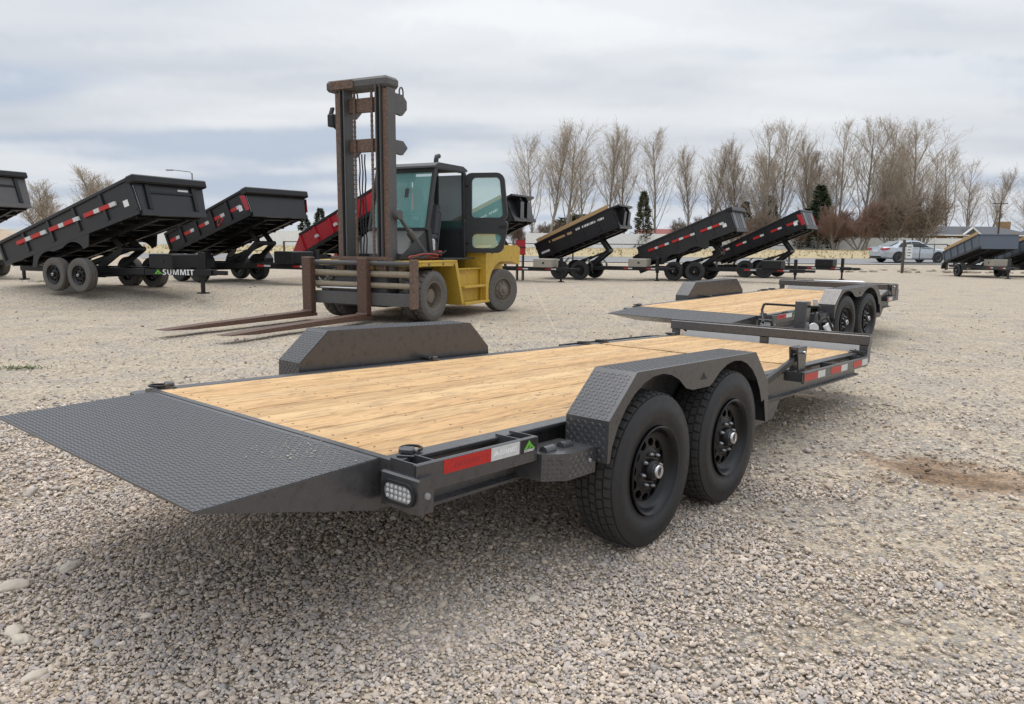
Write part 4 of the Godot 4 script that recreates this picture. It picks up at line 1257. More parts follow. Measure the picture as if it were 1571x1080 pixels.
# ------------------------------------------------------------------ dump trailers with raised beds
func dump(p: Dictionary) -> Node3D:
	var at: Vector3 = p.at
	var T := thing("dump_trailer", p.label, "dump trailer", v3(at.x, rise(at.x, at.z) if not p.has("y") else p.y, at.z), deg_to_rad(90.0 - p.yaw), p.get("group", "dump trailers parked in a row with beds raised"))
	var P: Material = p.panel
	var F: Material = p.get("frame", M.black_steel)
	var L: float = p.L
	var h: float = p.h
	var hw: float = p.hw
	var hb: float = p.get("hb", hw - 0.06)
	var dr: float = p.get("dr", 0.0)
	var jack: float = p.jack
	var ws: float = p.get("wr", 0.3965) / 0.3965
	var Bd := Transform3D(Basis(Vector3.BACK, deg_to_rad(p.phi)), v3(p.xh, p.y0, 0))
	var b := MB.new()
	# chassis
	for s in [-1.0, 1.0]:
		b.bx(p.xh - 0.1, 1.9, 0.42, 0.56, s * 0.42, s * 0.52, 0.006)
		b.bar(v3(1.9, 0.49, s * 0.47), v3(jack + 0.35, 0.49, s * 0.05), 0.08, 0.14, 0.006)
		b.bar(v3(-0.95, 0.37, s * 0.8), v3(0.95, 0.37, s * 0.8), 0.05, 0.05)
	for x in [-1.6, -0.8, 0.0, 0.8, 1.6]: b.bx(x - 0.04, x + 0.04, 0.435, 0.535, -0.415, 0.415)
	b.bx(jack + 0.3, jack + 0.75, 0.44, 0.54, -0.05, 0.05, 0.01)
	part("chassis", b, F, T)
	for s in [-1.0, 1.0]:
		for q in ([0.45] if p.has("single") else [-0.45, 0.45]): wheel(T, v3(q, 0.3965 * ws, s * 1.0), s, ws, false, p.get("rubber", M.rubber), q + s)
	for q in ([0.45] if p.has("single") else [-0.45, 0.45]):
		b = MB.new()
		b.tube([v3(q, 0.37, -0.95), v3(q, 0.37, 0.95)], 0.04, 8)
		part("axle", b, F, T)
	if not p.get("arch", false):
		for s in [-1.0, 1.0]:
			b = MB.new()
			var o := [v2(-1.0, 0.42), v2(-0.98, 0.66), v2(-0.78, 0.88), v2(0.78, 0.88), v2(0.98, 0.66), v2(1.0, 0.42)]
			for i in 5: b.bar(v3(o[i].x, o[i].y * ws, s * 1.0), v3(o[i + 1].x, o[i + 1].y * ws, s * 1.0), 0.25, 0.012)
			part("fender", b, F, T)
	# jack and tool box on the drawbar
	b = MB.new()
	b.bx(jack - 0.06, jack + 0.06, 0.32, 0.95, -0.06, 0.06, 0.008)
	b.bx(jack - 0.035, jack + 0.035, 0.03, 0.33, -0.034, 0.034)
	b.bx(jack - 0.10, jack + 0.10, 0.0, 0.03, -0.10, 0.10)
	part("jack", b, F, T)
	b = MB.new()
	var tx: float = p.get("box_x", jack - 0.85)
	var tm: Material = p.get("box", F)
	b.bx(tx - 0.38, tx + 0.38, 0.565, 0.90, -0.36, 0.42, 0.02)
	var tb := part("tool_box", b, tm, T)
	b = MB.new()
	b.bx(tx + 0.02, tx + 0.10, 0.70, 0.78, 0.4205, 0.43)
	part("latch", b, M.print_black, tb)
	# bed: floor, sides with posts, front wall, tailgate
	b = MB.new()
	b.bx(0, L, 0.0, 0.05, -hb, hb)
	part("bed_floor", b, F, T, Bd)
	for z in [-0.42, 0.42]:
		b = MB.new()
		b.bx(0.05, L - 0.1, -0.14, -0.001, z - 0.04, z + 0.04)
		part("bed_beam", b, F, T, Bd)
	for i in 10:
		b = MB.new()
		b.bx(0.2 + i * (L - 0.4) / 9.0 - 0.025, 0.2 + i * (L - 0.4) / 9.0 + 0.025, -0.08, -0.002, -hb + 0.02, hb - 0.02)
		part("bed_rib", b, F, T, Bd)
	for s in [-1.0, 1.0]:
		var sh := Transform3D(Basis(Vector3.RIGHT, v3(0, 1, s * (hw - hb) / h), Vector3.BACK), v3(0, 0, s * hb))
		b = MB.new()
		b.prism([v2(0, 0), v2(0, h - dr), v2(L, h), v2(L, 0)], -0.015, 0.015, 2, sh)
		var side := part("bed_side", b, P, T, Bd)
		b = MB.new()
		b.bar(v3(0, h - dr + 0.03, s * hw), v3(L, h + 0.03, s * hw), 0.09, 0.075, 0.01)
		b.bx(0, L, -0.03, 0.075, s * (hb + 0.016), s * (hb + 0.05))
		part("bed_rail", b, F if P != M.charcoal_panel else P, T, Bd)
		var posts: int = p.get("posts", 5)
		for i in posts + 1:
			b = MB.new()
			var x := 0.05 + i * (L - 0.1) / posts
			b.prism([v2(x - 0.04, 0.08), v2(x - 0.04, h - dr * (1.0 - x / L) - 0.02), v2(x + 0.04, h - dr * (1.0 - x / L) - 0.02), v2(x + 0.04, 0.08)], s * 0.0155, s * 0.055, 2, sh)
			part("bed_post", b, P, T, Bd)
		if p.has("boards"):
			b = MB.new()
			b.bar(v3(0.15, h - dr + 0.145, s * (hw - 0.01)), v3(L - 0.12, h + 0.145, s * (hw - 0.01)), 0.035, 0.15)
			part("side_board", b, M.board_tan, T, Bd)
		if p.get("arch", false):
			var sk := [v2(0.55, -0.031), v2(0.40, -0.30)]
			for i in 9:
				var a := deg_to_rad(lerpf(165, 55, i / 8.0))
				sk.append(v2(1.02 + cos(a) * 0.46, -0.42 + sin(a) * 0.36))
			for i in 9:
				var a := deg_to_rad(lerpf(125, 15, i / 8.0))
				sk.append(v2(1.92 + cos(a) * 0.46, -0.42 + sin(a) * 0.36))
			sk.append_array([v2(2.55, -0.30), v2(2.66, -0.031)])
			b = MB.new()
			b.prism(sk.map(func(q): return v2(q.x + p.get("arch_x", 0.9), q.y)), s * (hb + 0.03), s * (hb + 0.045))
			part("wheel_arch", b, P, T, Bd)
		for t in p.get("tape", []):
			b = MB.new()
			var y: float = t[3] if t.size() > 3 else h * 0.5
			b.prism([v2(t[0] - t[1], y - 0.045), v2(t[0] - t[1], y + 0.045), v2(t[0] + t[1], y + 0.045), v2(t[0] + t[1], y - 0.045)], s * 0.0158, s * (0.062 if p.get("proud", true) else 0.019), 2, sh)
			part("reflective_tape", b, M[t[2]], T, Bd)
		if p.has("sticker"):
			b = MB.new()
			b.prism([v2(L - 0.42, h * 0.30), v2(L - 0.42, h * 0.30 + 0.14), v2(L - 0.26, h * 0.30 + 0.14), v2(L - 0.26, h * 0.30)], s * 0.016, s * 0.02, 2, sh)
			part("sticker", b, M.print_white, T, Bd)
		if p.has("script_mark") and s > 0:
			b = MB.new()
			for q in [[0, 0.10, 0.14, 0.12], [0.12, 0.12, 0.02, -0.08], [0.02, -0.08, 0.16, -0.06], [0.20, 0.02, 0.26, -0.04], [0.26, 0.06, 0.30, 0.0], [0.32, 0.05, 0.36, 0.02]]: b.bar(v3(L - 1.5 + q[0], h * 0.30 + q[1], hb + 0.05), v3(L - 1.5 + q[2], h * 0.30 + q[3], hb + 0.05), 0.004, 0.032)
			part("red_script", b, M.print_red, T, Bd)
		if p.has("white_print") and s > 0:
			b = MB.new()
			var r := RandomNumberGenerator.new()
			r.seed = 3
			var x: float = L - 1.75
			while x < L - 0.45:
				var w := r.randf_range(0.025, 0.06)
				b.prism([v2(x, h * 0.66), v2(x + 0.02, h * 0.66 + 0.085), v2(x + w + 0.02, h * 0.66 + 0.085), v2(x + w, h * 0.66)], 0.016, 0.0195, 2, sh)
				x += w + r.randf_range(0.014, 0.04)
			part("white_lettering", b, M.print_white, T, Bd)
		if p.has("red_corner"):
			b = MB.new()
			b.prism([v2(L - 0.10, 0.12), v2(L - 0.16, h * 0.86), v2(L + 0.045, h * 0.80), v2(L + 0.045, 0.12)], s * 0.0565, s * 0.066, 2, sh)
			part("corner_gusset", b, M.red_panel, T, Bd)
	b = MB.new()
	b.prism([v2(-hb + 0.02, 0.0), v2(-hw + 0.02, h), v2(hw - 0.02, h), v2(hb - 0.02, 0.0)], L - 0.001, L + 0.028, 0)
	b.bar(v3(L + 0.01, h + 0.03, -hw), v3(L + 0.01, h + 0.03, hw), 0.10, 0.078, 0.01)
	b.bx(L - 0.01, L + 0.06, -0.07, 0.06, -hb, hb)
	var fw := part("front_wall", b, p.get("front_panel", P), T, Bd)
	var fr: Material = p.get("frame_front", P)
	if p.get("front", "ribs") == "ribs":
		for z in [-hb * 0.72, hb * 0.72]:
			b = MB.new()
			b.bx(L + 0.0285, L + 0.075, 0.07, h - 0.02, z - 0.05, z + 0.05)
			part("wall_post", b, F, fw)
		b = MB.new()
		b.bx(L + 0.0285, L + 0.06, h * 0.60, h * 0.60 + 0.05, -hb * 0.66, hb * 0.66)
		part("wall_rib", b, F, fw)
		if p.has("white_mark"):
			b = MB.new()
			b.bx(L + 0.029, L + 0.033, h * 0.72, h * 0.72 + 0.045, -hb * 0.58, -hb * 0.25)
			part("white_lettering", b, M.print_white, fw)
	elif p.front == "gusset":
		for z in [-0.62, 0.0]:
			b = MB.new()
			b.prism([v2(L + 0.03, h - 0.02), v2(L + 0.30, h - 0.02), v2(L + 0.34, h - 0.22), v2(L + 0.06, 0.02), v2(L + 0.03, 0.02)], z - 0.02 + 0.31, z + 0.02 + 0.31)
			part("gusset", b, F, fw)
			b = MB.new()
			b.bar(v3(L + 0.34, h - 0.24, z + 0.31), v3(L + 0.065, 0.02, z + 0.31), 0.30, 0.012)
			part("gusset_plate", b, M.silver_plate, fw)
		b = MB.new()
		b.bx(L + 0.029, L + 0.34, h - 0.015, h + 0.06, -hw + 0.02, hw - 0.02)
		part("top_shelf", b, F, fw)
	elif p.front == "silver":
		b = MB.new()
		b.bx(L + 0.0285, L + 0.05, 0.08, h - 0.05, -hb * 0.85, hb * 0.85)
		part("front_plate", b, M.silver_plate, fw)
		for z in [-0.3, 0.0, 0.3]:
			b = MB.new()
			b.bx(L + 0.051, L + 0.075, 0.10, h - 0.07, z - 0.02, z + 0.02)
			part("wall_rib", b, M.silver_plate, fw)
	if p.has("tarp"):
		b = MB.new()
		b.bx(L - 0.10, L + 0.16, h - 0.10, h + 0.085, -hw - 0.06, hw + 0.06, 0.03)
		part("tarp_housing", b, M.black_steel, T, Bd)
	# tailgate in two leaves
	for s in [-1.0, 1.0]:
		b = MB.new()
		b.bx(-0.04, -0.005, 0.0, h - dr, s * 0.01, s * (hb - 0.01), 0.004)
		b.bx(-0.07, -0.041, 0.06, 0.14, s * 0.03, s * (hb - 0.03))
		b.bx(-0.07, -0.041, (h - dr) * 0.7, (h - dr) * 0.7 + 0.08, s * 0.03, s * (hb - 0.03))
		part("tailgate", b, P, T, Bd)
	if p.has("open_gate"):
		b = MB.new()
		b.prism([v2(-0.03, -0.28), v2(-0.06, h * 0.72), v2(-0.62, h * 0.60), v2(-0.50, -0.30)], hb * 0.2, hb * 0.2 + 0.03)
		b.prism([v2(-0.03, -0.28), v2(-0.06, h * 0.80), v2(-0.14, h * 0.80), v2(-0.11, -0.28)], hb * 0.2 + 0.031, hb * 0.2 + 0.07)
		part("open_gate_leaf", b, P, T, Bd)
	if p.has("spout"):
		for s in [-1.0, 1.0]:
			b = MB.new()
			b.prism([v2(-0.001, 0.0), v2(-0.001, h - dr), v2(-0.42, h * 0.58), v2(-0.98, -0.02)], s * (hw - 0.02), s * (hw + 0.015))
			part("tail_gusset", b, P, T, Bd)
	# scissor hoist under the bed
	b = MB.new()
	var top := Bd * v3(L * p.get("hoist", 0.70), -0.10, 0)
	var foot := v3(top.x - 0.45, 0.55, 0)
	var knee := (top + foot) * 0.5 + v3(0.60, 0.10, 0)
	for s in [-0.22, 0.22]:
		b.bar(top + v3(0, 0, s), knee + v3(0, 0, s), 0.05, 0.15)
		b.bar(knee + v3(0, 0, s * 1.3), foot + v3(0, 0, s * 1.3), 0.05, 0.15)
	b.tube([knee + v3(0, 0, -0.34), knee + v3(0, 0, 0.34)], 0.06, 8)
	part("hoist_arm", b, F, T)
	b = MB.new()
	var ram := v3(foot.x - 0.95, 0.56, 0)
	b.tube([ram, ram.lerp(knee, 0.55)], 0.075, 10)
	b.tube([ram.lerp(knee, 0.55), knee], 0.045, 10)
	part("hoist_ram", b, M.cab_black, T)
	# tape along the drawbar
	for s in [-1.0, 1.0]:
		var i := 0
		for t in p.get("bar_tape", [0.15, 0.24, 0.62, 0.71]):
			b = MB.new()
			var a0 := v3(1.9, 0.50, s * 0.47).lerp(v3(jack + 0.35, 0.50, s * 0.05), t) + v3(0, 0, s * 0.0425)
			var a1 := v3(1.9, 0.50, s * 0.47).lerp(v3(jack + 0.35, 0.50, s * 0.05), t + 0.085) + v3(0, 0, s * 0.0425)
			b.bar(a0, a1, 0.006, 0.05)
			part("reflective_tape", b, M["tape_red"] if i % 2 == 0 else M["tape_white"], T)
			i += 1
	return T

func pairs(list: Array, w := 0.17) -> Array:
	var o := []
	for x in list:
		o.append([x, w, "tape_red"])
		o.append([x + w + w * 0.55, w * 0.55, "tape_white"])
	return o

func make_dumps() -> void:
	var T := dump({"at": v3(-10.07, 0, -18.69), "label": "largest black dump trailer at left with grey front wall and white lettering on its drawbar", "yaw": 114.5, "phi": 14.3, "L": 5.05, "h": 0.74, "hw": 0.98, "hb": 0.90, "dr": 0.24, "xh": -2.5, "y0": 0.58, "jack": 3.18, "panel": M.charcoal_panel, "arch": true, "arch_x": 0.62, "tarp": true, "sticker": true, "white_mark": true, "rubber": M.dusty_rubber, "hoist": 0.62, "bar_tape": [],
		"tape": pairs([0.9, 1.5, 2.2, 2.75, 3.5, 4.05], 0.18)})
	var d := (v3(3.53, 0.49, 0.05) - v3(1.9, 0.49, 0.47)).normalized()
	var up := Vector3.UP
	var pl := v3(1.9, 0.49, 0.47) + d * 0.86
	var bs := Basis(d, up, d.cross(up))
	text("drawbar_lettering", "SUMMIT", 0.125, M.print_white, T, Transform3D(bs, pl + d.cross(up) * 0.043), 900, 1.15)
	emblem(T, Transform3D(bs, v3(1.9, 0.445, 0.47) + d * 0.36 + d.cross(up) * 0.043), 0.11, M.print_green)
	dump({"at": v3(-8.71, 0, -22.46), "label": "black dump trailer with red script and red front corner, left of the forklift mast", "yaw": 124.2, "phi": 15.6, "L": 3.95, "h": 0.62, "hw": 0.99, "hb": 0.90, "dr": 0.10, "xh": -1.05, "y0": 0.81, "jack": 4.2, "panel": M.black_panel, "front_panel": M.charcoal_panel, "front": "plain", "tarp": true, "sticker": true, "script_mark": true, "red_corner": true, "hoist": 0.72, "proud": false,
		"tape": pairs([0.3, 1.05, 1.8, 2.55, 3.3], 0.16)})
	dump({"at": v3(-4.76, 0, -23.63), "label": "bright red dump trailer half hidden behind the forklift mast", "yaw": 128.5, "phi": 20.5, "L": 4.0, "h": 0.56, "hw": 0.86, "dr": -0.04, "xh": -1.72, "y0": 0.79, "jack": 3.2, "panel": M.red_panel, "frame": M.black_steel, "front": "plain", "spout": true, "hoist": 0.6, "tape": pairs([0.6, 1.6, 2.6], 0.14).filter(func(t): return t[2] == "tape_white")})
	dump({"at": v3(-1.64, 0, -31.36), "label": "black dump trailer with tan side boards behind the forklift's open door", "yaw": 116, "phi": 23.8, "L": 4.35, "h": 0.86, "hw": 1.06, "xh": -1.66, "y0": 0.66, "jack": 3.95, "panel": M.black_panel, "front": "gusset", "boards": true, "white_print": true, "box": M.toolbox_tan, "box_x": 3.3})
	dump({"at": v3(2.83, 0, -32.7), "label": "black dump trailer with tan side boards in the middle of the far row", "yaw": 114.7, "phi": 21.6, "L": 3.7, "h": 0.78, "hw": 1.02, "hb": 0.90, "dr": 0.16, "xh": -1.38, "y0": 0.84, "jack": 3.5, "panel": M.black_panel, "front": "gusset", "boards": true, "white_print": true, "box": M.toolbox_tan, "box_x": 2.75, "tape": [[1.2, 0.55, "board_tan", 0.52], [0.35, 0.2, "tape_white", 0.2]], "proud": false})
	dump({"at": v3(7.65, 0, -32.09), "label": "charcoal dump trailer with wheel arches, right of the tan boarded one", "yaw": 120.9, "phi": 20.1, "L": 4.12, "h": 0.86, "hw": 1.02, "hb": 0.93, "dr": 0.19, "xh": -1.87, "y0": 0.67, "jack": 4.2, "panel": M.charcoal_panel, "arch": true, "arch_x": 0.35, "open_gate": true, "front": "silver", "sticker": true, "tarp": true, "tape": pairs([0.6, 1.05, 1.7, 2.2, 2.95, 3.45], 0.16)})
	dump({"at": v3(11.82, 0, -35.74), "label": "black dump trailer with red corner and silver ribbed front, rightmost of the raised far row", "yaw": 126.1, "phi": 22.0, "L": 4.35, "h": 0.74, "hw": 1.0, "hb": 0.91, "dr": 0.26, "xh": -1.89, "y0": 0.68, "jack": 3.6, "panel": M.black_panel, "front": "silver", "red_corner": true, "sticker": true, "proud": false, "tape": pairs([0.5, 1.35, 2.2, 3.05, 3.8], 0.17), "box_x": 2.9})
	dump({"at": v3(23.7, 0, -38.7), "label": "slate blue dump trailer facing the camera at right, whole, beside the gate", "yaw": 183, "phi": 13.6, "L": 3.34, "h": 0.60, "hw": 0.93, "hb": 0.86, "dr": 0.10, "xh": -1.2, "y0": 0.68, "jack": 3.0, "single": true, "wr": 0.315, "panel": M.slate_panel, "frame": M.cab_black, "front": "plain", "boards": true, "box": M.toolbox_tan, "box_x": 2.0, "hoist": 0.6, "group": "dump trailers facing the camera at right"})
	dump({"at": v3(26.35, 0, -39.1), "label": "slate blue dump trailer cut off by the right edge of the picture", "yaw": 183, "phi": 13.6, "L": 3.34, "h": 0.55, "hw": 0.93, "hb": 0.86, "dr": 0.10, "xh": -1.2, "y0": 0.55, "jack": 3.0, "single": true, "wr": 0.315, "panel": M.slate_panel, "frame": M.cab_black, "front": "plain", "boards": true, "box": M.toolbox_tan, "box_x": 2.0, "hoist": 0.6, "group": "dump trailers facing the camera at right"})
	dump({"at": v3(-17.15, 0, -23.2), "label": "weathered dump trailer cut off by the left edge of the picture", "yaw": 112, "phi": 18, "L": 4.6, "h": 0.95, "hw": 1.0, "hb": 0.94, "xh": -2.2, "y0": 0.75, "jack": 3.0, "panel": M.worn_grey, "front_panel": M.worn_grey, "tarp": true, "hoist": 0.6, "box": M.toolbox_tan, "box_x": 2.2, "rubber": M.dusty_rubber})

# ------------------------------------------------------------------ the yellow forklift
func round_rect(x0: float, x1: float, y0: float, y1: float, r: float, n := 5) -> Array:
	var o := []
	for c in [[x1 - r, y1 - r, 0.0], [x0 + r, y1 - r, 90.0], [x0 + r, y0 + r, 180.0], [x1 - r, y0 + r, 270.0]]:
		for i in n:
			var a := deg_to_rad(c[2] + 90.0 * i / (n - 1))
			o.append(v2(c[0] + cos(a) * r, c[1] + sin(a) * r))
	return o

func make_forklift() -> void:
	var T := thing("forklift", "large worn yellow forklift with open cab door, rusty mast and long lowered forks", "forklift", v3(-2.557, 0, -14.887), deg_to_rad(90.0 + 153.087))
	var b := MB.new()
	# wheels: pairs in front, steered singles behind
	var tf := tyre_mesh(0.494, 0.25, 0.27, 24, 0.022, [[0.0, 0.05]], 0.22, true)
	var trr := tyre_plain(0.47, 0.25, 0.26)
	var rm := MB.new()
	rm.lathe([v2(0.30, 0.09), v2(0.278, 0.115), v2(0.262, 0.112), v2(0.25, 0.06), v2(0.235, -0.06), v2(0.16, -0.075), v2(0.145, -0.02), v2(0.135, 0.03), v2(0.09, 0.045), v2(0.0, 0.045)], 32)
	var rim_a := rm.done()
	rm = MB.new()
	rm.lathe([v2(0.29, 0.09), v2(0.27, 0.115), v2(0.255, 0.11), v2(0.245, 0.05), v2(0.20, 0.045), v2(0.19, 0.075), v2(0.14, 0.085), v2(0.12, 0.13), v2(0.07, 0.14), v2(0.05, 0.17), v2(0.0, 0.175)], 32)
	var rim_b := rm.done()
	var nut := MB.new()
	nut.lathe([v2(0.018, 0), v2(0.018, 0.02), v2(0, 0.03)], 6)
	var nm := nut.done()
	for s in [-1.0, 1.0]:
		for z in [1.075, 0.80]:
			var w := part("wheel", rim_a, M.dusty_rim, T, Transform3D(Basis() if s > 0 else Basis(Vector3.UP, PI), v3(0, 0.494, s * z)))
			part("tyre", tf[0], M.dusty_rubber, w)
			part("tread", tf[1], M.dusty_rubber, w)
			for i in 8: part("lug_nut", nm, M.dusty_rim, w, Transform3D(Basis(), v3(cos(TAU * i / 8) * 0.195, sin(TAU * i / 8) * 0.195, -0.065)))
		var wr := part("wheel", rim_b, M.dusty_rim, T, Transform3D(Basis(Vector3.UP, -0.30 + (0.0 if s > 0 else PI)), v3(-2.742, 0.47, s * 1.15)))
		part("tyre", trr, M.dusty_rubber, wr)
		for i in 8: part("lug_nut", nm, M.dusty_rim, wr, Transform3D(Basis(), v3(cos(TAU * i / 8) * 0.165, sin(TAU * i / 8) * 0.165, 0.08)))
	# chassis, fenders, steps, counterweight
	b.bx(-2.2, 0.75, 0.30, 0.95, -0.62, 0.62, 0.03)
	b.tube([v3(0, 0.494, -1.0), v3(0, 0.494, 1.0)], 0.17, 12)
	b.tube([v3(-2.742, 0.45, -1.05), v3(-2.742, 0.45, 1.05)], 0.12, 12)
	part("chassis", b, M.cab_black, T)
	for s in [-1.0, 1.0]:
		b = MB.new()
		b.bx(-0.84, 0.50, 1.125, 1.165, s * 0.625, s * 1.20, 0.008)
		b.bx(0.46, 0.50, 1.06, 1.124, s * 0.64, s * 1.20)
		b.prism([v2(-0.84, 1.124), v2(-0.74, 1.124), v2(-1.02, 0.25), v2(-1.10, 0.25)], s * 0.63, s * 1.20)
		b.prism([v2(0.45, 1.124), v2(0.45, 1.07), v2(-0.66, 1.05), v2(-0.76, 1.124)], s * 1.175, s * 1.2005)
		part("front_fender", b, M.yellow, T)
		b = MB.new()
		b.prism([v2(-1.03, 0.30), v2(-0.86, 0.96), v2(-2.02, 0.96), v2(-2.02, 0.30)], s * 0.63, s * 1.04, 2)
		b.bx(-2.0, -0.92, 0.961, 0.985, s * 0.63, s * 1.12, 0.006)
		var sb := part("step_box", b, M.yellow, T)
		b = MB.new()
		b.bx(-1.98, -1.10, 0.58, 0.63, s * 1.041, s * 1.22, 0.008)
		b.bx(-2.12, -1.08, 0.24, 0.295, s * 0.85, s * 1.24, 0.008)
		b.bx(-2.06, -1.98, 0.296, 0.95, s * 1.06, s * 1.10)
		part("step", b, M.yellow, sb)
		# counterweight cheek with the arch over the rear wheel
		var ck := [v2(-2.02, 1.40), v2(-2.02, 0.25), v2(-2.14, 0.25)]
		for i in 9:
			var a := deg_to_rad(lerpf(200, 62, i / 8.0) - 180.0)
			ck.append(v2(-2.77 + cos(deg_to_rad(lerpf(-12, 100, i / 8.0))) * 0.64, 0.47 + sin(deg_to_rad(lerpf(-12, 100, i / 8.0))) * 0.64))
		ck.append_array([v2(-3.2, 1.10), v2(-3.62, 1.02), v2(-3.66, 1.40), v2(-3.5, 1.46), v2(-2.4, 1.46)])
		b = MB.new()
		b.prism(ck, s * 0.70, s * 1.20)
		part("counterweight_cheek", b, M.yellow, T)
	b = MB.new()
	b.prism([v2(-2.0, 0.45), v2(-2.0, 1.45), v2(-3.5, 1.45), v2(-3.72, 1.30), v2(-3.78, 0.50), v2(-3.6, 0.38)], -0.695, 0.695)
	part("counterweight", b, M.yellow, T)
	b = MB.new()
	b.prism([v2(-1.93, 1.455), v2(-1.93, 1.98), v2(-3.2, 1.90), v2(-3.45, 1.70), v2(-3.5, 1.455)], -0.66, 0.66)
	part("engine_hood", b, M.yellow, T)
	b = MB.new()
	b.tube([v3(-2.6, 1.9, 0.42), v3(-2.6, 3.36, 0.42), v3(-2.63, 3.44, 0.42), v3(-2.72, 3.46, 0.42)], 0.055, 10)
	part("exhaust", b, M.cab_black, T)
	# cab
	var K: Material = M.cab_black
	b = MB.new()
	b.prism([v2(0.42, 1.17), v2(0.40, 1.29), v2(-0.40, 1.75), v2(-0.58, 1.75), v2(-0.58, 1.20), v2(-1.90, 1.20), v2(-1.90, 1.17)], -0.74, 0.62)
	b.bx(-1.90, -1.84, 1.201, 1.75, -0.72, 0.60)
	part("cab_base", b, K, T)
	for s in [-0.755, 0.635]:
		b = MB.new()
		b.bar(v3(-0.42, 1.74, s), v3(-0.74, 2.99, s), 0.07, 0.10, 0.01)
		b.bar(v3(-0.72, 3.0, s), v3(-1.86, 3.0, s), 0.07, 0.09, 0.01)
		b.bar(v3(-0.56, 1.21, s), v3(-0.47, 1.78, s), 0.066, 0.12, 0.01)
		b.bar(v3(-1.87, 1.21, s), v3(-1.84, 2.97, s), 0.07, 0.11, 0.01)
		part("cab_post", b, K, T)
	b = MB.new()
	b.prism([v2(-0.66, 3.02), v2(-0.80, 3.09), v2(-1.75, 3.09), v2(-1.92, 3.03), v2(-1.92, 2.99), v2(-0.64, 2.98)], -0.80, 0.68)
	part("cab_roof", b, K, T)
	b = MB.new()
	b.bar(v3(-0.41, 1.77, -0.72), v3(-0.41, 1.77, 0.60), 0.06, 0.06)
	b.bar(v3(-0.73, 2.94, -0.72), v3(-0.73, 2.94, 0.60), 0.06, 0.09)
	part("windshield_frame", b, K, T)
	b = MB.new()
	var wu := v3(-0.32, 1.17, 0).normalized()
	var wq := Transform3D(Basis(v3(0, 0, 1), wu, v3(0, 0, 1).cross(wu)), v3(-0.415, 1.79, 0))
	b.prism([v2(-0.71, 0.0), v2(0.59, 0.0), v2(0.59, 1.16), v2(-0.71, 1.16)], -0.004, 0.004, 2, wq)
	part("windshield", b, M.glass, T)
	b = MB.new()
	b.prism([v2(-0.60, 1.80), v2(-0.82, 2.93), v2(-1.78, 2.93), v2(-1.80, 1.80)], 0.631, 0.639)
	part("far_door_window", b, M.tinted_glass, T)
	b = MB.new()
	b.prism([v2(-0.58, 1.21), v2(-0.58, 1.795), v2(-1.80, 1.795), v2(-1.80, 1.21)], 0.62, 0.65)
	part("far_door_panel", b, K, T)
	b = MB.new()
	b.bx(-1.878, -1.872, 1.80, 2.93, -0.68, 0.56)
	part("rear_window", b, M.tinted_glass, T)
	b = MB.new()
	b.bar(v3(-1.85, 1.78, -0.70), v3(-1.85, 1.78, 0.58), 0.05, 0.06)
	b.bx(-1.87, -1.83, 1.80, 2.94, -0.09, -0.04)
	part("rear_window_frame", b, K, T)
	# inside: seat, steering wheel, lamp, fittings
	b = MB.new()
	b.box(v3(-1.35, 1.62, -0.06), v3(0.46, 0.14, 0.50), Basis.IDENTITY, 0.05)
	b.box(v3(-1.58, 1.98, -0.06), v3(0.14, 0.66, 0.48), Basis(Vector3.BACK, 0.15), 0.05)
	b.box(v3(-1.37, 1.38, -0.06), v3(0.40, 0.34, 0.40), Basis.IDENTITY, 0.02)
	part("seat", b, M.seat_cloth, T)
	b = MB.new()
	b.bar(v3(-0.62, 1.22, -0.06), v3(-0.86, 2.0, -0.06), 0.12, 0.12, 0.02)
	var ring := []
	var sn := v3(0.45, -0.9, 0).normalized()
	var sx := sn.cross(v3(0, 0, 1))
	for i in 25: ring.append(v3(-0.88, 2.05, -0.06) + sx * cos(TAU * i / 24) * 0.19 + v3(0, 0, 1) * sin(TAU * i / 24) * 0.19)
	b.tube(ring, 0.016, 7, false)
	b.tube([ring[0], ring[12]], 0.013, 6)
	b.tube([ring[6], ring[18]], 0.013, 6)
	part("steering_column", b, M.print_black, T)
	b = MB.new()
	b.box(v3(-0.84, 2.82, 0.10), v3(0.06, 0.20, 0.62), Basis(Vector3.BACK, 0.27), 0.02)
	b.box(v3(-0.66, 2.48, -0.16), v3(0.12, 0.24, 0.15), Basis(Vector3.BACK, 0.27), 0.03)
	b.bar(v3(-0.62, 2.36, -0.16), v3(-0.50, 1.78, -0.10), 0.03, 0.03)
	part("cab_fittings", b, M.cab_inside, T)
	b = MB.new()
	b.bx(-1.10, -0.60, 1.201, 1.55, 0.25, 0.58, 0.03)
	part("control_console", b, M.cab_inside, T)
	# open door, swung square to the cab, hinged at the rear post
	var DX := Transform3D(Basis(v3(-0.22, 0, -0.975).normalized(), Vector3.UP, v3(-0.22, 0, -0.975).normalized().cross(Vector3.UP)), v3(-1.88, 0, -0.80))
	b = MB.new()
	var o1 := round_rect(-0.04, 0.90, 1.98, 2.97, 0.16)
	var i1 := round_rect(0.12, 0.80, 2.04, 2.87, 0.09)
	for q in [o1, i1]:
		for k in q.size():
			if q[k].x > 0.45: q[k].x += (2.2 - q[k].y) * 0.10
	b.ring(o1, i1, -0.03, 0.03, 2, DX)
	var o2 := round_rect(-0.04, 0.92, 1.30, 1.979, 0.10)
	var i2 := round_rect(0.13, 0.78, 1.40, 1.70, 0.10)
	for q in [o2, i2]:
		for k in q.size():
			if q[k].x > 0.45: q[k].x += -absf(minf(q[k].y - 1.62, 0.0)) * 0.45
	b.ring(o2, i2, -0.029, 0.029, 2, DX)
	var door := part("door", b, K, T)
	b = MB.new()
	b.prism(i1, -0.003, 0.003, 2, DX)
	part("door_window", b, M.glass, door)
	b = MB.new()
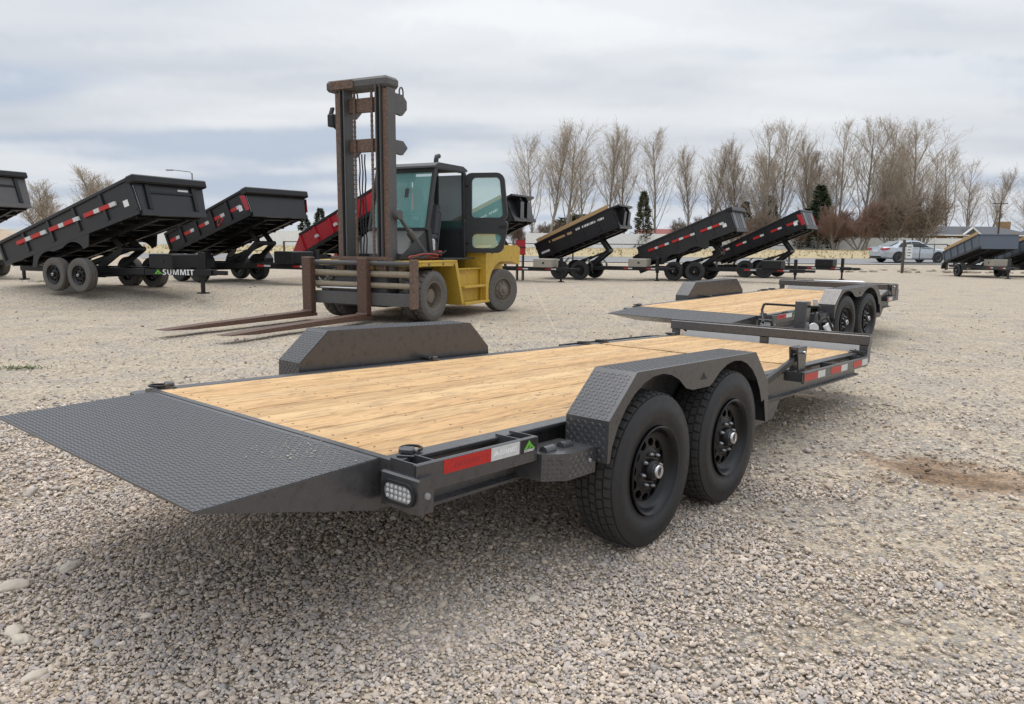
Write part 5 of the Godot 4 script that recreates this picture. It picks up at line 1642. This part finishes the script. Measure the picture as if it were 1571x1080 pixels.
	b.prism(i2, -0.003, 0.003, 2, DX)
	part("door_window", b, M.glass, door)
	b = MB.new()
	b.box(DX * v3(0.80, 1.86, 0.05), v3(0.14, 0.04, 0.03), DX.basis)
	b.tube([DX * v3(-0.02, 2.7, 0.0), DX * v3(0.05, 2.7, 0.02)], 0.03, 8)
	b.tube([DX * v3(-0.02, 1.5, 0.0), DX * v3(0.05, 1.5, 0.02)], 0.03, 8)
	part("door_handle", b, M.print_black, door)
	# clutter on the fender and floor: hoses, rags, tray
	var r := RandomNumberGenerator.new()
	r.seed = 31
	for k in 7:
		b = MB.new()
		var path := []
		var p := v3(r.randf_range(-0.2, 0.8), 1.19 + k * 0.006, r.randf_range(-0.95, -0.75))
		for i in 7:
			path.append(p)
			p += v3(-0.14, r.randf_range(-0.03, 0.05), r.randf_range(-0.06, 0.05))
			p.y = maxf(p.y, 1.19)
		b.tube(path, 0.018, 6)
		part("hose", b, M.rubber if k % 3 else M.red_cloth, T)
	b = MB.new()
	b.box(v3(-0.95, 1.30, -0.62), v3(0.32, 0.10, 0.24), Basis(Vector3.UP, 0.3), 0.04)
	b.box(v3(-0.72, 1.27, -0.66), v3(0.22, 0.09, 0.18), Basis(Vector3.UP, -0.4), 0.04)
	part("rag", b, M.red_cloth, T)
	b = MB.new()
	b.box(v3(-1.05, 1.46, -0.45), v3(0.16, 0.26, 0.14), Basis(Vector3.UP, 0.5), 0.03)
	part("bottle", b, M.white_board, T)
	# mast: outer and inner channels
	for s in [-1.0, 1.0]:
		b = MB.new()
		b.prism([v2(0.36, 0.60), v2(0.60, 0.60), v2(0.60, 0.575), v2(0.385, 0.575), v2(0.385, 0.515), v2(0.60, 0.515), v2(0.60, 0.49), v2(0.36, 0.49)].map(func(q): return v2(q.x, q.y * s)), 0.34, 4.30, 1)
		part("outer_mast", b, M.worn_grey, T)
		b = MB.new()
		b.bx(0.601, 0.612, 0.40, 4.28, s * 0.492, s * 0.60)
		part("mast_wear_strip", b, M.rust, T)
		b = MB.new()
		b.prism([v2(0.40, 0.47), v2(0.66, 0.47), v2(0.66, 0.45), v2(0.43, 0.45), v2(0.43, 0.38), v2(0.66, 0.38), v2(0.66, 0.355), v2(0.40, 0.355)].map(func(q): return v2(q.x, q.y * s)), 0.40, 4.36, 1)
		part("inner_mast", b, M.worn_grey, T)
		# lift cylinder and chain
		b = MB.new()
		var zc: float = 0.73 if s > 0 else -0.40
		b.tube([v3(0.30, 0.55, zc), v3(0.30, 1.25, zc)], 0.065, 12)
		b.tube([v3(0.30, 1.25, zc), v3(0.30, 3.75, zc)], 0.028, 10)
		b.tube([v3(0.30, 3.75, zc), v3(0.30, 4.29, zc)], 0.055, 12)
		part("lift_cylinder", b, M.zinc, T)
		b = MB.new()
		for i in 78:
			var y := 0.85 + i * 0.044
			b.bx(0.535 if i % 2 else 0.541, 0.563 if i % 2 else 0.557, y, y + 0.04, s * 0.20 - 0.024, s * 0.20 + 0.024)
		part("lift_chain", b, M.rust, T)
		b = MB.new()
		b.tube([v3(0.25, 0.62, s * 0.60), v3(0.25, 1.05, s * 0.60)], 0.10, 10)
		part("cylinder_foot", b, M.dirty_tube, T)
		# tilt cylinder
		b = MB.new()
		b.tube([v3(0.40, 2.02, s * 0.655), v3(0.10, 1.72, s * 0.68)], 0.035, 10)
		b.tube([v3(0.10, 1.72, s * 0.68), v3(-0.50, 1.20, s * 0.70)], 0.07, 12)
		b.tube([v3(0.42, 2.02, s * 0.60), v3(0.42, 2.02, s * 0.72)], 0.09, 10)
		part("tilt_cylinder", b, M.worn_grey, T)
	b = MB.new()
	b.bx(0.24, 0.66, 4.301, 4.50, -0.62, 0.80, 0.05)
	part("mast_head", b, M.worn_grey, T)
	b = MB.new()
	b.bx(0.661, 0.69, 4.315, 4.475, 0.12, 0.66, 0.01)
	for z in [0.2, 0.42, 0.6]: b.lathe([v2(0.022, 0), v2(0.02, 0.012), v2(0, 0.014)], 8, Transform3D(Basis(Vector3.UP, PI / 2), v3(0.69, 4.40, z)))
	part("head_plate", b, M.rust, T)
	b = MB.new()
	for q in [[3.90, 4.16], [3.18, 3.42]]: b.bx(0.44, 0.52, q[0], q[1], -0.354, 0.354, 0.008)
	b.bx(0.42, 0.50, 0.45, 0.70, -0.354, 0.354, 0.008)
	part("mast_crossbar", b, M.rust, T)
	for q in [[3.86, 4.24, true], [3.14, 3.40, false]]:
		for s in [-1.0, 1.0]:
			b = MB.new()
			b.prism([v2(0.359, q[0] + 0.02), v2(0.36, q[1]), v2(0.08, q[1]), v2(-0.05, q[1] - 0.10), v2(-0.05, q[0] + 0.13), v2(0.10, q[0])], s * 0.50, s * 0.57)
			var br := part("mast_bracket", b, M.worn_grey, T)
			if q[2]:
				b = MB.new()
				var path := []
				for i in 9:
					var a := PI * i / 8.0
					path.append(v3(0.08 + cos(a) * 0.06, q[1] + 0.06 + sin(a) * 0.08, s * 0.535))
				path.push_front(v3(0.14, q[1] - 0.02, s * 0.535))
				path.append(v3(0.02, q[1] - 0.02, s * 0.535))
				b.tube(path, 0.016, 6)
				part("lifting_eye", b, M.worn_grey, br)
	b = MB.new()
	b.box(v3(0.30, 3.84, 0.93), v3(0.16, 0.24, 0.16), Basis.IDENTITY, 0.02)
	b.box(v3(0.30, 4.02, 0.95), v3(0.06, 0.16, 0.10), Basis(Vector3.BACK, 0.4), 0.02)
	b.tube([v3(0.30, 3.72, 0.91), v3(0.34, 3.58, 0.70), v3(0.36, 3.40, 0.66)], 0.016, 6)
	part("mast_lamp", b, M.print_black, T)
	# hydraulic hoses looped down the mast, grab rail, floor edge and bolts
	for k in 3:
		b = MB.new()
		var path := []
		for i in 15: path.append(v3(0.44 + 0.02 * k, 3.15 - i * 0.16, 0.06 + k * 0.05 + 0.012 * sin(i * 1.7 + k)))
		path.append(v3(0.55, 0.80, 0.02 + k * 0.08))
		path.append(v3(0.70, 0.74, -0.05 + k * 0.10))
		b.tube(path, 0.014, 6)
		part("hydraulic_hose", b, M.rubber, T)
	b = MB.new()
	b.tube([v3(-0.60, 1.30, -0.80), v3(-0.62, 1.34, -0.86), v3(-0.78, 2.10, -0.86), v3(-0.76, 2.14, -0.80)], 0.016, 8)
	part("grab_rail", b, M.cab_black, T)
	b = MB.new()
	b.bx(-1.84, -0.62, 1.166, 1.20, -1.02, -0.755, 0.006)
	part("cab_sill", b, M.cab_black, T)
	for i in 6:
		b = MB.new()
		b.bx(-3.784, -3.74, 0.70 + i * 0.08, 0.74 + i * 0.08, -0.45, 0.45)
		part("grille_slat", b, M.cab_black, T)
	for q in [[-0.30, -1.205], [0.20, -1.205], [-2.3, -1.205], [-2.3, -1.205]]:
		b = MB.new()
		b.lathe([v2(0.028, 0), v2(0.026, 0.012), v2(0, 0.014)], 8, Transform3D(Basis(Vector3.UP, PI), v3(q[0], 1.30 if q[0] < -1 else 1.10, -1.2006)))
		part("bolt", b, M.dusty_rim, T)
	# carriage with its bars, shanks and forks
	b = MB.new()
	b.tube([v3(0.80, 1.12, -1.22), v3(0.80, 1.12, 1.26)], 0.045, 12)
	part("fork_shaft", b, M.worn_grey, T)
	b = MB.new()
	b.bx(0.72, 0.80, 0.33, 0.57, -1.22, 1.26, 0.01)
	part("lower_carriage_bar", b, M.worn_grey, T)
	for q in [[0.92, 0.06], [0.71, 0.055]]:
		b = MB.new()
		b.tube([v3(0.76, q[0], -1.22), v3(0.76, q[0], 1.26)], q[1], 10)
		part("side_shift_tube", b, M.dirty_tube, T)
	b = MB.new()
	b.tube([v3(0.80, 0.64, 0.02), v3(0.80, 0.64, 1.0)], 0.022, 10)
	part("positioner_rod", b, M.chrome, T)
	b = MB.new()
	b.bx(0.67, 0.73, 0.40, 1.16, -0.56, -0.40)
	b.bx(0.67, 0.73, 0.40, 1.16, 0.40, 0.56)
	b.bx(0.67, 0.74, 1.17, 1.24, -0.70, 0.70)
	part("carriage_plate", b, M.rust, T)
	b = MB.new()
	b.bx(0.70, 0.88, 0.30, 1.20, -1.31, -1.221, 0.01)
	part("carriage_end", b, M.rust, T)
	b = MB.new()
	b.bx(0.70, 0.86, 0.30, 1.16, 1.261, 1.33, 0.01)
	part("carriage_end", b, M.rust, T)
	for z in [-0.20, 1.14]:
		b = MB.new()
		b.bx(0.80, 0.96, 0.14, 1.22, z - 0.11, z + 0.11, 0.015)
		b.prism([v2(0.80, 0.135), v2(0.80, 0.075), v2(3.7, 0.085), v2(4.25, 0.118), v2(4.25, 0.126), v2(3.4, 0.150), v2(0.98, 0.180), v2(0.96, 0.20), v2(0.96, 0.135)], z - 0.12, z + 0.12)
		part("fork", b, M.fork_steel, T)

# ------------------------------------------------------------------ smaller things and the far side of the road
func make_car() -> void:
	var T := thing("parked_car", "silver four door sedan on the road behind the gate, seen from its right rear", "car", v3(26.3, rise(25, -50) + 0.025, -50.0), deg_to_rad(90.0 - 82.0))
	var st := [[-2.45, 0.42, 0.66, 0.72, 0.62], [-2.40, 0.30, 0.92, 1.0, 0.80], [-2.05, 0.24, 0.98, 1.04, 0.88], [-1.5, 0.22, 0.97, 1.03, 0.91], [-0.4, 0.20, 0.93, 0.97, 0.92], [0.9, 0.20, 0.90, 0.94, 0.92], [1.5, 0.21, 0.84, 0.90, 0.90], [2.05, 0.23, 0.76, 0.82, 0.85], [2.36, 0.28, 0.64, 0.68, 0.70], [2.45, 0.36, 0.52, 0.55, 0.55]]
	var b := MB.new()
	var rows := []
	for s in st:
		var w: float = s[4]
		rows.append([v3(s[0], s[1], w * 0.85), v3(s[0], s[1] + 0.1, w * 0.97), v3(s[0], lerpf(s[1], s[2], 0.6), w), v3(s[0], s[2], w * 0.965), v3(s[0], s[3], w * 0.80), v3(s[0], s[3] + 0.02, 0)])
	for i in rows.size() - 1:
		for j in 5:
			for m in [1.0, -1.0]:
				var k := Vector3(1, 1, m)
				b.flat([rows[i][j] * k, rows[i + 1][j] * k, rows[i + 1][j + 1] * k, rows[i][j + 1] * k], v3((st[i][0] + st[i + 1][0]) * 0.5, 0.55, 0))
	for e in [0, rows.size() - 1]:
		var q := []
		for j in 6: q.append(rows[e][j])
		for j in range(4, -1, -1): q.append(rows[e][j] * Vector3(1, 1, -1))
		b.flat(q, v3(0, 0.5, 0))
	var body := part("body", b, M.car_silver, T)
	# cabin: roof and pillars
	var roof := [[-1.95, 1.02, 0.70, 0.70], [-1.1, 1.40, 0.60, 0.80], [-0.4, 1.47, 0.60, 0.84], [0.2, 1.44, 0.60, 0.83], [1.22, 0.94, 0.72, 0.78]]
	b = MB.new()
	for i in roof.size() - 1:
		var a: Array = roof[i]
		var c: Array = roof[i + 1]
		for m in [1.0, -1.0]:
			b.flat([v3(a[0], a[1], 0), v3(c[0], c[1], 0), v3(c[0], c[1] - 0.03, c[2] * m), v3(a[0], a[1] - 0.03, a[2] * m)], v3(0, 0.5, 0))
			b.flat([v3(a[0], a[1] - 0.03, a[2] * m), v3(c[0], c[1] - 0.03, c[2] * m), v3(c[0], 0.93, 0.86 * m), v3(a[0], 0.96, 0.86 * m)], v3(0, 0.5, 0))
	part("roof", b, M.car_silver, T)
	for m in [1.0, -1.0]:
		for q in [[v2(-1.42, 1.03), v2(-1.12, 1.29), v2(-0.45, 1.36), v2(-0.42, 1.01)], [v2(-0.36, 1.01), v2(-0.39, 1.365), v2(0.12, 1.34), v2(0.78, 1.03), v2(0.70, 1.00)]]:
			b = MB.new()
			b.prism(q.map(func(p): return v2(p.x, p.y)), 0.0, 0.012 * m, 2, Transform3D(Basis(Vector3.RIGHT, v3(0, 1, -0.50 * m), Vector3.BACK), v3(0, 0, (0.86 + 0.475) * m)))
			part("side_window", b, M.glass_dark, T)
		for x in [-1.42, 1.40]:
			b = MB.new()
			b.lathe([v2(0.385, 0), v2(0.38, 0.04), v2(0, 0.04)], 24, Transform3D(Basis() if m > 0 else Basis(Vector3.UP, PI), v3(x, 0.36, 0.885 * m)))
			part("wheel_arch", b, M.print_black, body)
			var xf := Transform3D((Basis() if m > 0 else Basis(Vector3.UP, PI)).scaled(Vector3.ONE * 0.83), v3(x, 0.33, 0.84 * m))
			var w := part("wheel", rim_far, M.zinc, T, xf)
			part("tyre", tyre_far, M.rubber, w)
		b = MB.new()
		b.prism([v2(-2.47, 0.80), v2(-2.47, 0.93), v2(-2.02, 0.96), v2(-2.10, 0.84)], 0.52 * m, 0.892 * m)
		part("tail_lamp", b, M.lamp_red, T)
		b = MB.new()
		b.box(v3(0.72, 1.02, 0.98 * m), v3(0.12, 0.12, 0.18), Basis.IDENTITY, 0.03)
		part("wing_mirror", b, M.car_silver, T)
	b = MB.new()
	b.flat([v3(-1.88, 1.075, -0.62), v3(-1.88, 1.075, 0.62), v3(-1.16, 1.395, 0.55), v3(-1.16, 1.395, -0.55)], v3(0, 0.5, 0))
	part("rear_window", b, M.glass_dark, T)
	b = MB.new()
	b.flat([v3(1.14, 0.995, -0.66), v3(1.14, 0.995, 0.66), v3(0.26, 1.425, 0.56), v3(0.26, 1.425, -0.56)], v3(0, 0.5, 0))
	part("windshield", b, M.glass_dark, T)
	b = MB.new()
	b.bx(-2.475, -2.455, 0.70, 0.82, -0.26, 0.26)
	part("number_plate", b, M.white_board, T)
	b = MB.new()
	b.bx(-2.47, -2.3, 0.26, 0.36, -0.6, 0.6, 0.02)
	part("bumper_trim", b, M.print_black, T)

func gable_roof(x0: float, x1: float, z0: float, z1: float, ye: float, yr: float, over := 0.5, hip := 3.0) -> MB:
	var b := MB.new()
	var zm := (z0 + z1) * 0.5
	var a := v3(x0 - over, ye, z1 + over)
	var c := v3(x1 + over, ye, z1 + over)
	var d := v3(x1 + over, ye, z0 - over)
	var e := v3(x0 - over, ye, z0 - over)
	var r0 := v3(x0 + hip, yr, zm)
	var r1 := v3(x1 - hip, yr, zm)
	var mid := v3((x0 + x1) * 0.5, ye - 2.0, zm)
	b.flat([a, c, r1, r0], mid); b.flat([e, d, r1, r0], mid); b.flat([a, e, r0], mid); b.flat([c, d, r1], mid)
	b.flat([a, c, d, e], mid + v3(0, 20, 0))
	return b

func make_house() -> void:
	var T := thing("house", "low tan house with grey hipped roof and white gable trim behind the fence at right", "house", v3(82.5, rise(80, -135), -141))
	var b := MB.new()
	b.bx(-10.5, 10.5, 0, 2.75, -5, 5)
	part("wall", b, M.wall_tan, T)
	var rf := part("roof", gable_roof(-10.5, 10.5, -5, 5, 2.75, 4.35, 0.8, 3.0), M.roof_grey, T)
	b = MB.new()
	b.bx(-11.35, 11.35, 2.56, 2.74, 5.81, 5.87)
	part("fascia", b, M.white_vinyl, rf)
	for q in [[-0.6, 2.6, 1.15], [10.4, 1.6, 0.8]]:
		b = MB.new()
		b.prism([v2(q[0] - q[1] / 2 + 0.2, 2.8), v2(q[0], 2.75 + q[2]), v2(q[0] + q[1] / 2 - 0.2, 2.8)], 3.0, 5.9)
		var g := part("gable", b, M.roof_grey, rf)
		b = MB.new()
		for s in [-1, 1]: b.bar(v3(q[0] + s * q[1] * 0.62, 2.72, 5.98), v3(q[0], 2.86 + q[2], 5.98), 0.30, 0.22)
		part("gable_trim", b, M.white_vinyl, g)
	b = MB.new()
	b.bx(8.2, 10.0, 2.0, 5.3, -1.5, 0.0)
	part("chimney", b, M.brick_tan, rf)
	for x in [-8.6, -3.6, 4.8]:
		b = MB.new()
		b.bx(x - 0.9, x + 0.9, 0.9, 2.3, 5.001, 5.05)
		var w := part("window", b, M.white_vinyl, T)
		b = MB.new()
		for k in [-1, 1]: b.bx(x + k * 0.42 - 0.38, x + k * 0.42 + 0.38, 0.98, 2.22, 5.051, 5.07)
		part("pane", b, M.glass_dark, w)
	b = MB.new()
	b.bx(-1.6, 3.6, 0.05, 2.45, 5.002, 5.06)
	var gd := part("garage_door", b, M.white_vinyl, T)
	for k in 3:
		b = MB.new()
		b.bx(-1.5, 3.5, 0.62 + k * 0.6, 0.66 + k * 0.6, 5.061, 5.075)
		part("door_rib", b, M.white_board, gd)
	# red roofed shed and a blue van beyond the fence
	T = thing("shed", "low red roofed shed beyond the fence between two raised dump beds", "shed", v3(25.6, rise(25, -126), -128))
	b = MB.new()
	b.bx(-4.6, 4.6, 0, 2.2, -2.5, 2.5)
	part("wall", b, M.wall_tan, T)
	part("roof", gable_roof(-4.6, 4.6, -2.5, 2.5, 2.2, 3.2, 0.5, 0.4), M.roof_red, T)
	for k in [-2.4, 1.2]:
		b = MB.new()
		b.bx(k, k + 1.4, 0.8, 2.0, 2.501, 2.54)
		part("window", b, M.glass_dark, T)
	T = thing("van", "blue van roof showing over the fence left of the tan boarded bed", "van", v3(7.2, rise(7, -119), -119.5))
	b = MB.new()
	b.prism([v2(-2.5, 0.4), v2(-2.5, 2.15), v2(-2.3, 2.3), v2(1.0, 2.3), v2(1.7, 1.35), v2(2.5, 1.15), v2(2.6, 0.4)], -0.95, 0.95)
	part("body", b, mat("van_blue", lin(0.05, 0.10, 0.17), 0.4), T)
	b = MB.new()
	b.prism([v2(-2.2, 1.4), v2(-2.2, 2.05), v2(0.9, 2.05), v2(1.4, 1.4)], 0.951, 0.965)
	part("side_window", b, M.glass_dark, T)
	for x in [-1.6, 1.7]: wheel(T, v3(x, 0.35, 0.85), 1.0, 0.88)
	T = thing("parked_car", "dark red car roof showing over the fence left of the red roofed shed", "car", v3(18.6, rise(18, -119), -119.0))
	b = MB.new()
	b.prism([v2(-2.3, 0.3), v2(-2.35, 1.2), v2(-1.6, 1.3), v2(-1.0, 2.05), v2(0.6, 2.05), v2(1.3, 1.3), v2(2.3, 1.15), v2(2.3, 0.3)], -0.9, 0.9)
	part("body", b, mat("car_red", lin(0.22, 0.03, 0.03), 0.35), T)
	b = MB.new()
	b.prism([v2(-1.4, 1.35), v2(-0.9, 1.95), v2(0.5, 1.95), v2(1.05, 1.35)], 0.901, 0.915)
	part("side_window", b, M.glass_dark, T)
	for x in [-1.5, 1.5]: wheel(T, v3(x, 0.35, 0.80), 1.0, 0.88)

func make_small_things() -> void:
	# gate of pipe with a notice, by the bank at right
	var T := thing("gate", "low pipe gate with a white notice beside the silver car", "gate", v3(21.9, 0, -42.3))
	var e := v3(3.4, 0, -1.6)
	var b := MB.new()
	b.bx(-0.06, 0.06, 0, 1.85, -0.06, 0.06, 0.008)
	part("post", b, M.pole_wood, T)
	b = MB.new()
	b.bx(e.x - 0.06, e.x + 0.06, 0, 1.6, e.z - 0.06, e.z + 0.06, 0.008)
	part("post", b, M.pole_wood, T)
	b = MB.new()
	for y in [0.55, 1.62]: b.tube([v3(0.06, y, 0), e + v3(-0.06, y, 0)], 0.028, 8)
	for t in [0.36, 0.68]: b.tube([e * t + v3(0, 0.55, 0), e * t + v3(0, 1.62, 0)], 0.022, 8)
	part("rail", b, M.cab_black, T)
	b = MB.new()
	b.bx(0.14, 0.48, 0.82, 1.60, 0.02, 0.035)
	var n := part("notice", b, M.white_board, T)
	for k in 4:
		b = MB.new()
		b.bx(0.20, 0.42 - 0.05 * (k % 2), 1.44 - k * 0.16, 1.48 - k * 0.16, 0.0355, 0.037)
		part("print", b, M.cab_inside, n)
	# stones along the edge of the yard
	var r := RandomNumberGenerator.new()
	r.seed = 44
	var first: Node3D = null
	var rm := [pebble_mesh(81, 0.5), pebble_mesh(82, 0.45), pebble_mesh(83, 0.55)]
	for i in 34:
		var x := 18.5 + i * 0.36 + r.randf_range(-0.2, 0.2)
		var z := -43.2 - r.randf() * 1.3
		var s := r.randf_range(0.10, 0.24)
		var o := part(numbered("rock"), rm[i % 3], M.rock_tan, self, Transform3D(Basis(Vector3.UP, r.randf() * TAU).scaled_local(v3(s * 1.4, s, s)), v3(x, rise(x, z) + s * 0.25, z)))
		tag(o, "tan rock in the low bank of stones below the silver car", "rock", "rocks along the yard's edge")
	# flat cobbles lying in the foreground gravel
	var cob := [[-2.18, -3.10, 0.072, "large tan flat cobble in the gravel at the left edge"], [-2.05, -3.30, 0.06, "long pale cobble just above the large tan one at the left edge"], [-1.93, -2.72, 0.055, "round pale cobble at the left edge, low in the picture"], [-1.86, -2.66, 0.05, "tan cobble right of the round pale one"], [-1.66, -2.42, 0.045, "buff cobble near the lower left corner"], [0.1, -3.02, 0.036, "flat brown stone in the shade left of the rear tyre"]]
	var cm := [pebble_mesh(91, 0.22, 22), pebble_mesh(92, 0.18, 22)]
	for c in cob:
		var m: Material = mat("cobble", Color(0.40, 0.385, 0.36) if "grey" in c[3] else Color(0.58, 0.51, 0.42), 0.9, 0.0, {"tex": M.pebble.albedo_texture, "scale": 2.5})
		var o := part(numbered("cobble"), cm[int(c[2] * 1000) % 2], m, self, Transform3D(Basis(Vector3.UP, c[0] * 7.0).scaled_local(v3(c[2] * 0.95, c[2] * 0.62, c[2] * 0.72)), v3(c[0], 0.006, c[1])))
		tag(o, c[3], "stone")
	# white sheet lying beyond the second trailer
	b = MB.new()
	b.box(v3(0, 0.03, 0), v3(1.9, 0.05, 2.4), Basis(Vector3.UP, -0.35), 0.01)
	var w := part(numbered("white_board"), b, M.white_board, self, Transform3D(Basis(), v3(13.35, 0, -30.6)))
	tag(w, "white sheet lying flat on the gravel beyond the second trailer", "board")
	# red steel cabinet behind the counterweight
	T = thing("steel_cabinet", "red steel cabinet standing behind the yellow counterweight", "cabinet", v3(0.30, 0, -31.0), 0.15)
	b = MB.new()
	b.bx(-0.19, 0.19, 1.03, 1.64, -0.2, 0.2, 0.015)
	part("body", b, M.red_panel, T)
	b = MB.new()
	b.bx(-0.20, 0.20, 1.30, 1.36, 0.201, 0.22)
	part("dark_band", b, M.print_black, T)
	for s in [-0.12, 0.12]:
		b = MB.new()
		b.bx(s - 0.03, s + 0.03, 0.0, 1.03, -0.15, 0.15)
		part("leg", b, M.black_steel, T)
	# street lamp at left, power pole at right
	T = thing("street_lamp", "thin grey street lamp with a long arm behind the largest black dump trailer", "street lamp", v3(-25.2, rise(-25, -60), -60))
	b = MB.new()
	b.tube([v3(0, -0.2, 0), v3(0, 6.2, 0)], [0.09, 0.055], 8)
	part("pole", b, M.pole_grey, T)
	b = MB.new()
	b.tube([v3(0, 6.1, 0), v3(-0.15, 6.3, 0), v3(-1.5, 6.45, 0)], 0.035, 6)
	part("arm", b, M.pole_grey, T)
	b = MB.new()
	b.box(v3(-1.75, 6.43, 0), v3(0.55, 0.10, 0.22), Basis.IDENTITY, 0.03)
	part("lamp_head", b, M.pole_grey, T)
	T = thing("utility_pole", "wooden power pole with cross arms right of the house gable", "utility pole", v3(77.5, rise(77, -120), -121))
	b = MB.new()
	b.tube([v3(0, -0.2, 0), v3(0, 7.8, 0)], [0.16, 0.11], 8)
	part("pole", b, M.pole_wood, T)
	for y in [7.4, 6.2]:
		b = MB.new()
		b.bx(-1.2 if y > 7 else -0.5, 1.2 if y > 7 else 0.5, y, y + 0.14, -0.2, -0.09)
		part("cross_arm", b, M.pole_wood, T)
	b = MB.new()
	b.tube([v3(0.3, 5.2, -0.2), v3(0.3, 6.0, -0.2)], 0.22, 10)
	part("transformer", b, M.pole_grey, T)
	# pipe rail along the road behind the far row
	T = thing("pipe_rail", "dark pipe rail along the road behind the far row of dump trailers", "railing", v3(0, rise(0, -46), -46.2))
	b = MB.new()
	b.tube([v3(-14, 1.15, 0), v3(17, 1.15, 0)], 0.03, 6)
	part("rail", b, M.pole_wood, T)
	for i in 8:
		b = MB.new()
		b.bx(-14 + i * 4.42 - 0.05, -14 + i * 4.42 + 0.05, -0.2, 1.18, -0.05, 0.05)
		part("post", b, M.pole_wood, T)

func make_grit() -> void:
	# a spill of grit on the tail of the near trailer, by its right hand corner
	var r := RandomNumberGenerator.new()
	r.seed = 23
	var bs := Basis(Vector3.BACK, deg_to_rad(-2.1363))
	var X := Transform3D(Basis(Vector3.UP, deg_to_rad(90.0 - 40.3918)), v3(-0.0012, 0, -4.797)) * Transform3D(bs, v3(0, 0.4, 0) - bs * v3(0, 0.4, 0))
	var list := []
	for i in 420:
		var x := -2.02 + r.randfn() * 0.11
		var z := 0.66 + r.randfn() * 0.13
		if x < -2.6 or x > -1.9 or absf(z) > 0.93: continue
		var s := 0.0018 * exp(r.randfn() * 0.45)
		list.append(X * Transform3D(Basis(Vector3.UP, r.randf() * TAU).scaled(Vector3.ONE * s), v3(x, 0.596 + (x + 2.62) * 0.0556 + s * 0.4, z)))
	copies(numbered("loose_grit"), pebble_mesh(95, 0.4), mat("grit", lin(0.42, 0.38, 0.32), 0.95), list, self)

func _ready() -> void:
	var cam := Camera3D.new()
	cam.name = "camera"
	cam.fov = 50.42
	cam.far = 3000.0
	cam.near = 0.05
	cam.transform = Transform3D(Basis(Vector3.RIGHT, deg_to_rad(-8.3115)) * Basis(Vector3.BACK, deg_to_rad(0.4522)), v3(0, 1.5174, 0))
	add_child(cam)
	var env := Environment.new()
	env.background_mode = Environment.BG_SKY
	var sky := Sky.new()
	var sm := PanoramaSkyMaterial.new()
	sm.panorama = sky_texture()
	sky.sky_material = sm
	env.sky = sky
	env.tonemap_mode = Environment.TONE_MAPPER_LINEAR
	env.tonemap_exposure = 1.0
	env.sdfgi_enabled = true
	env.ssao_enabled = true
	env.ssil_enabled = true
	var we := WorldEnvironment.new()
	we.name = "environment"
	we.environment = env
	add_child(we)
	var sun := DirectionalLight3D.new()
	sun.name = "sun"
	sun.light_color = Color(1.0, 0.965, 0.92)
	sun.light_energy = 0.36
	sun.light_angular_distance = 30.0
	sun.shadow_enabled = true
	sun.rotation = Vector3(deg_to_rad(-70), deg_to_rad(180.0 + 18.0), 0)
	add_child(sun)
	rng.seed = 1
	var t0 := Time.get_ticks_msec()
	make_materials()
	lug_m = lug_mesh()
	wheel_parts()
	print("materials ", Time.get_ticks_msec() - t0)
	make_ground()
	make_setting()
	make_fence()
	make_house()
	make_trees()
	print("setting ", Time.get_ticks_msec() - t0)
	tilt_trailer(v3(-0.0012, 0, -4.797), deg_to_rad(90.0 - 40.3918), -2.1363, "grey tilt deck trailer in the foreground with its tail ramp towards the camera")
	tilt_trailer(v3(4.30, 0, -12.24), deg_to_rad(90.0 - 44.8), 1.0, "grey tilt deck trailer parked behind the foreground one, farther off", -0.6, 1.1)
	make_forklift()
	make_dumps()
	print("machines ", Time.get_ticks_msec() - t0)
	make_car()
	make_small_things()
	make_gravel()
	make_grit()
	make_weeds()
	print("all ", Time.get_ticks_msec() - t0)
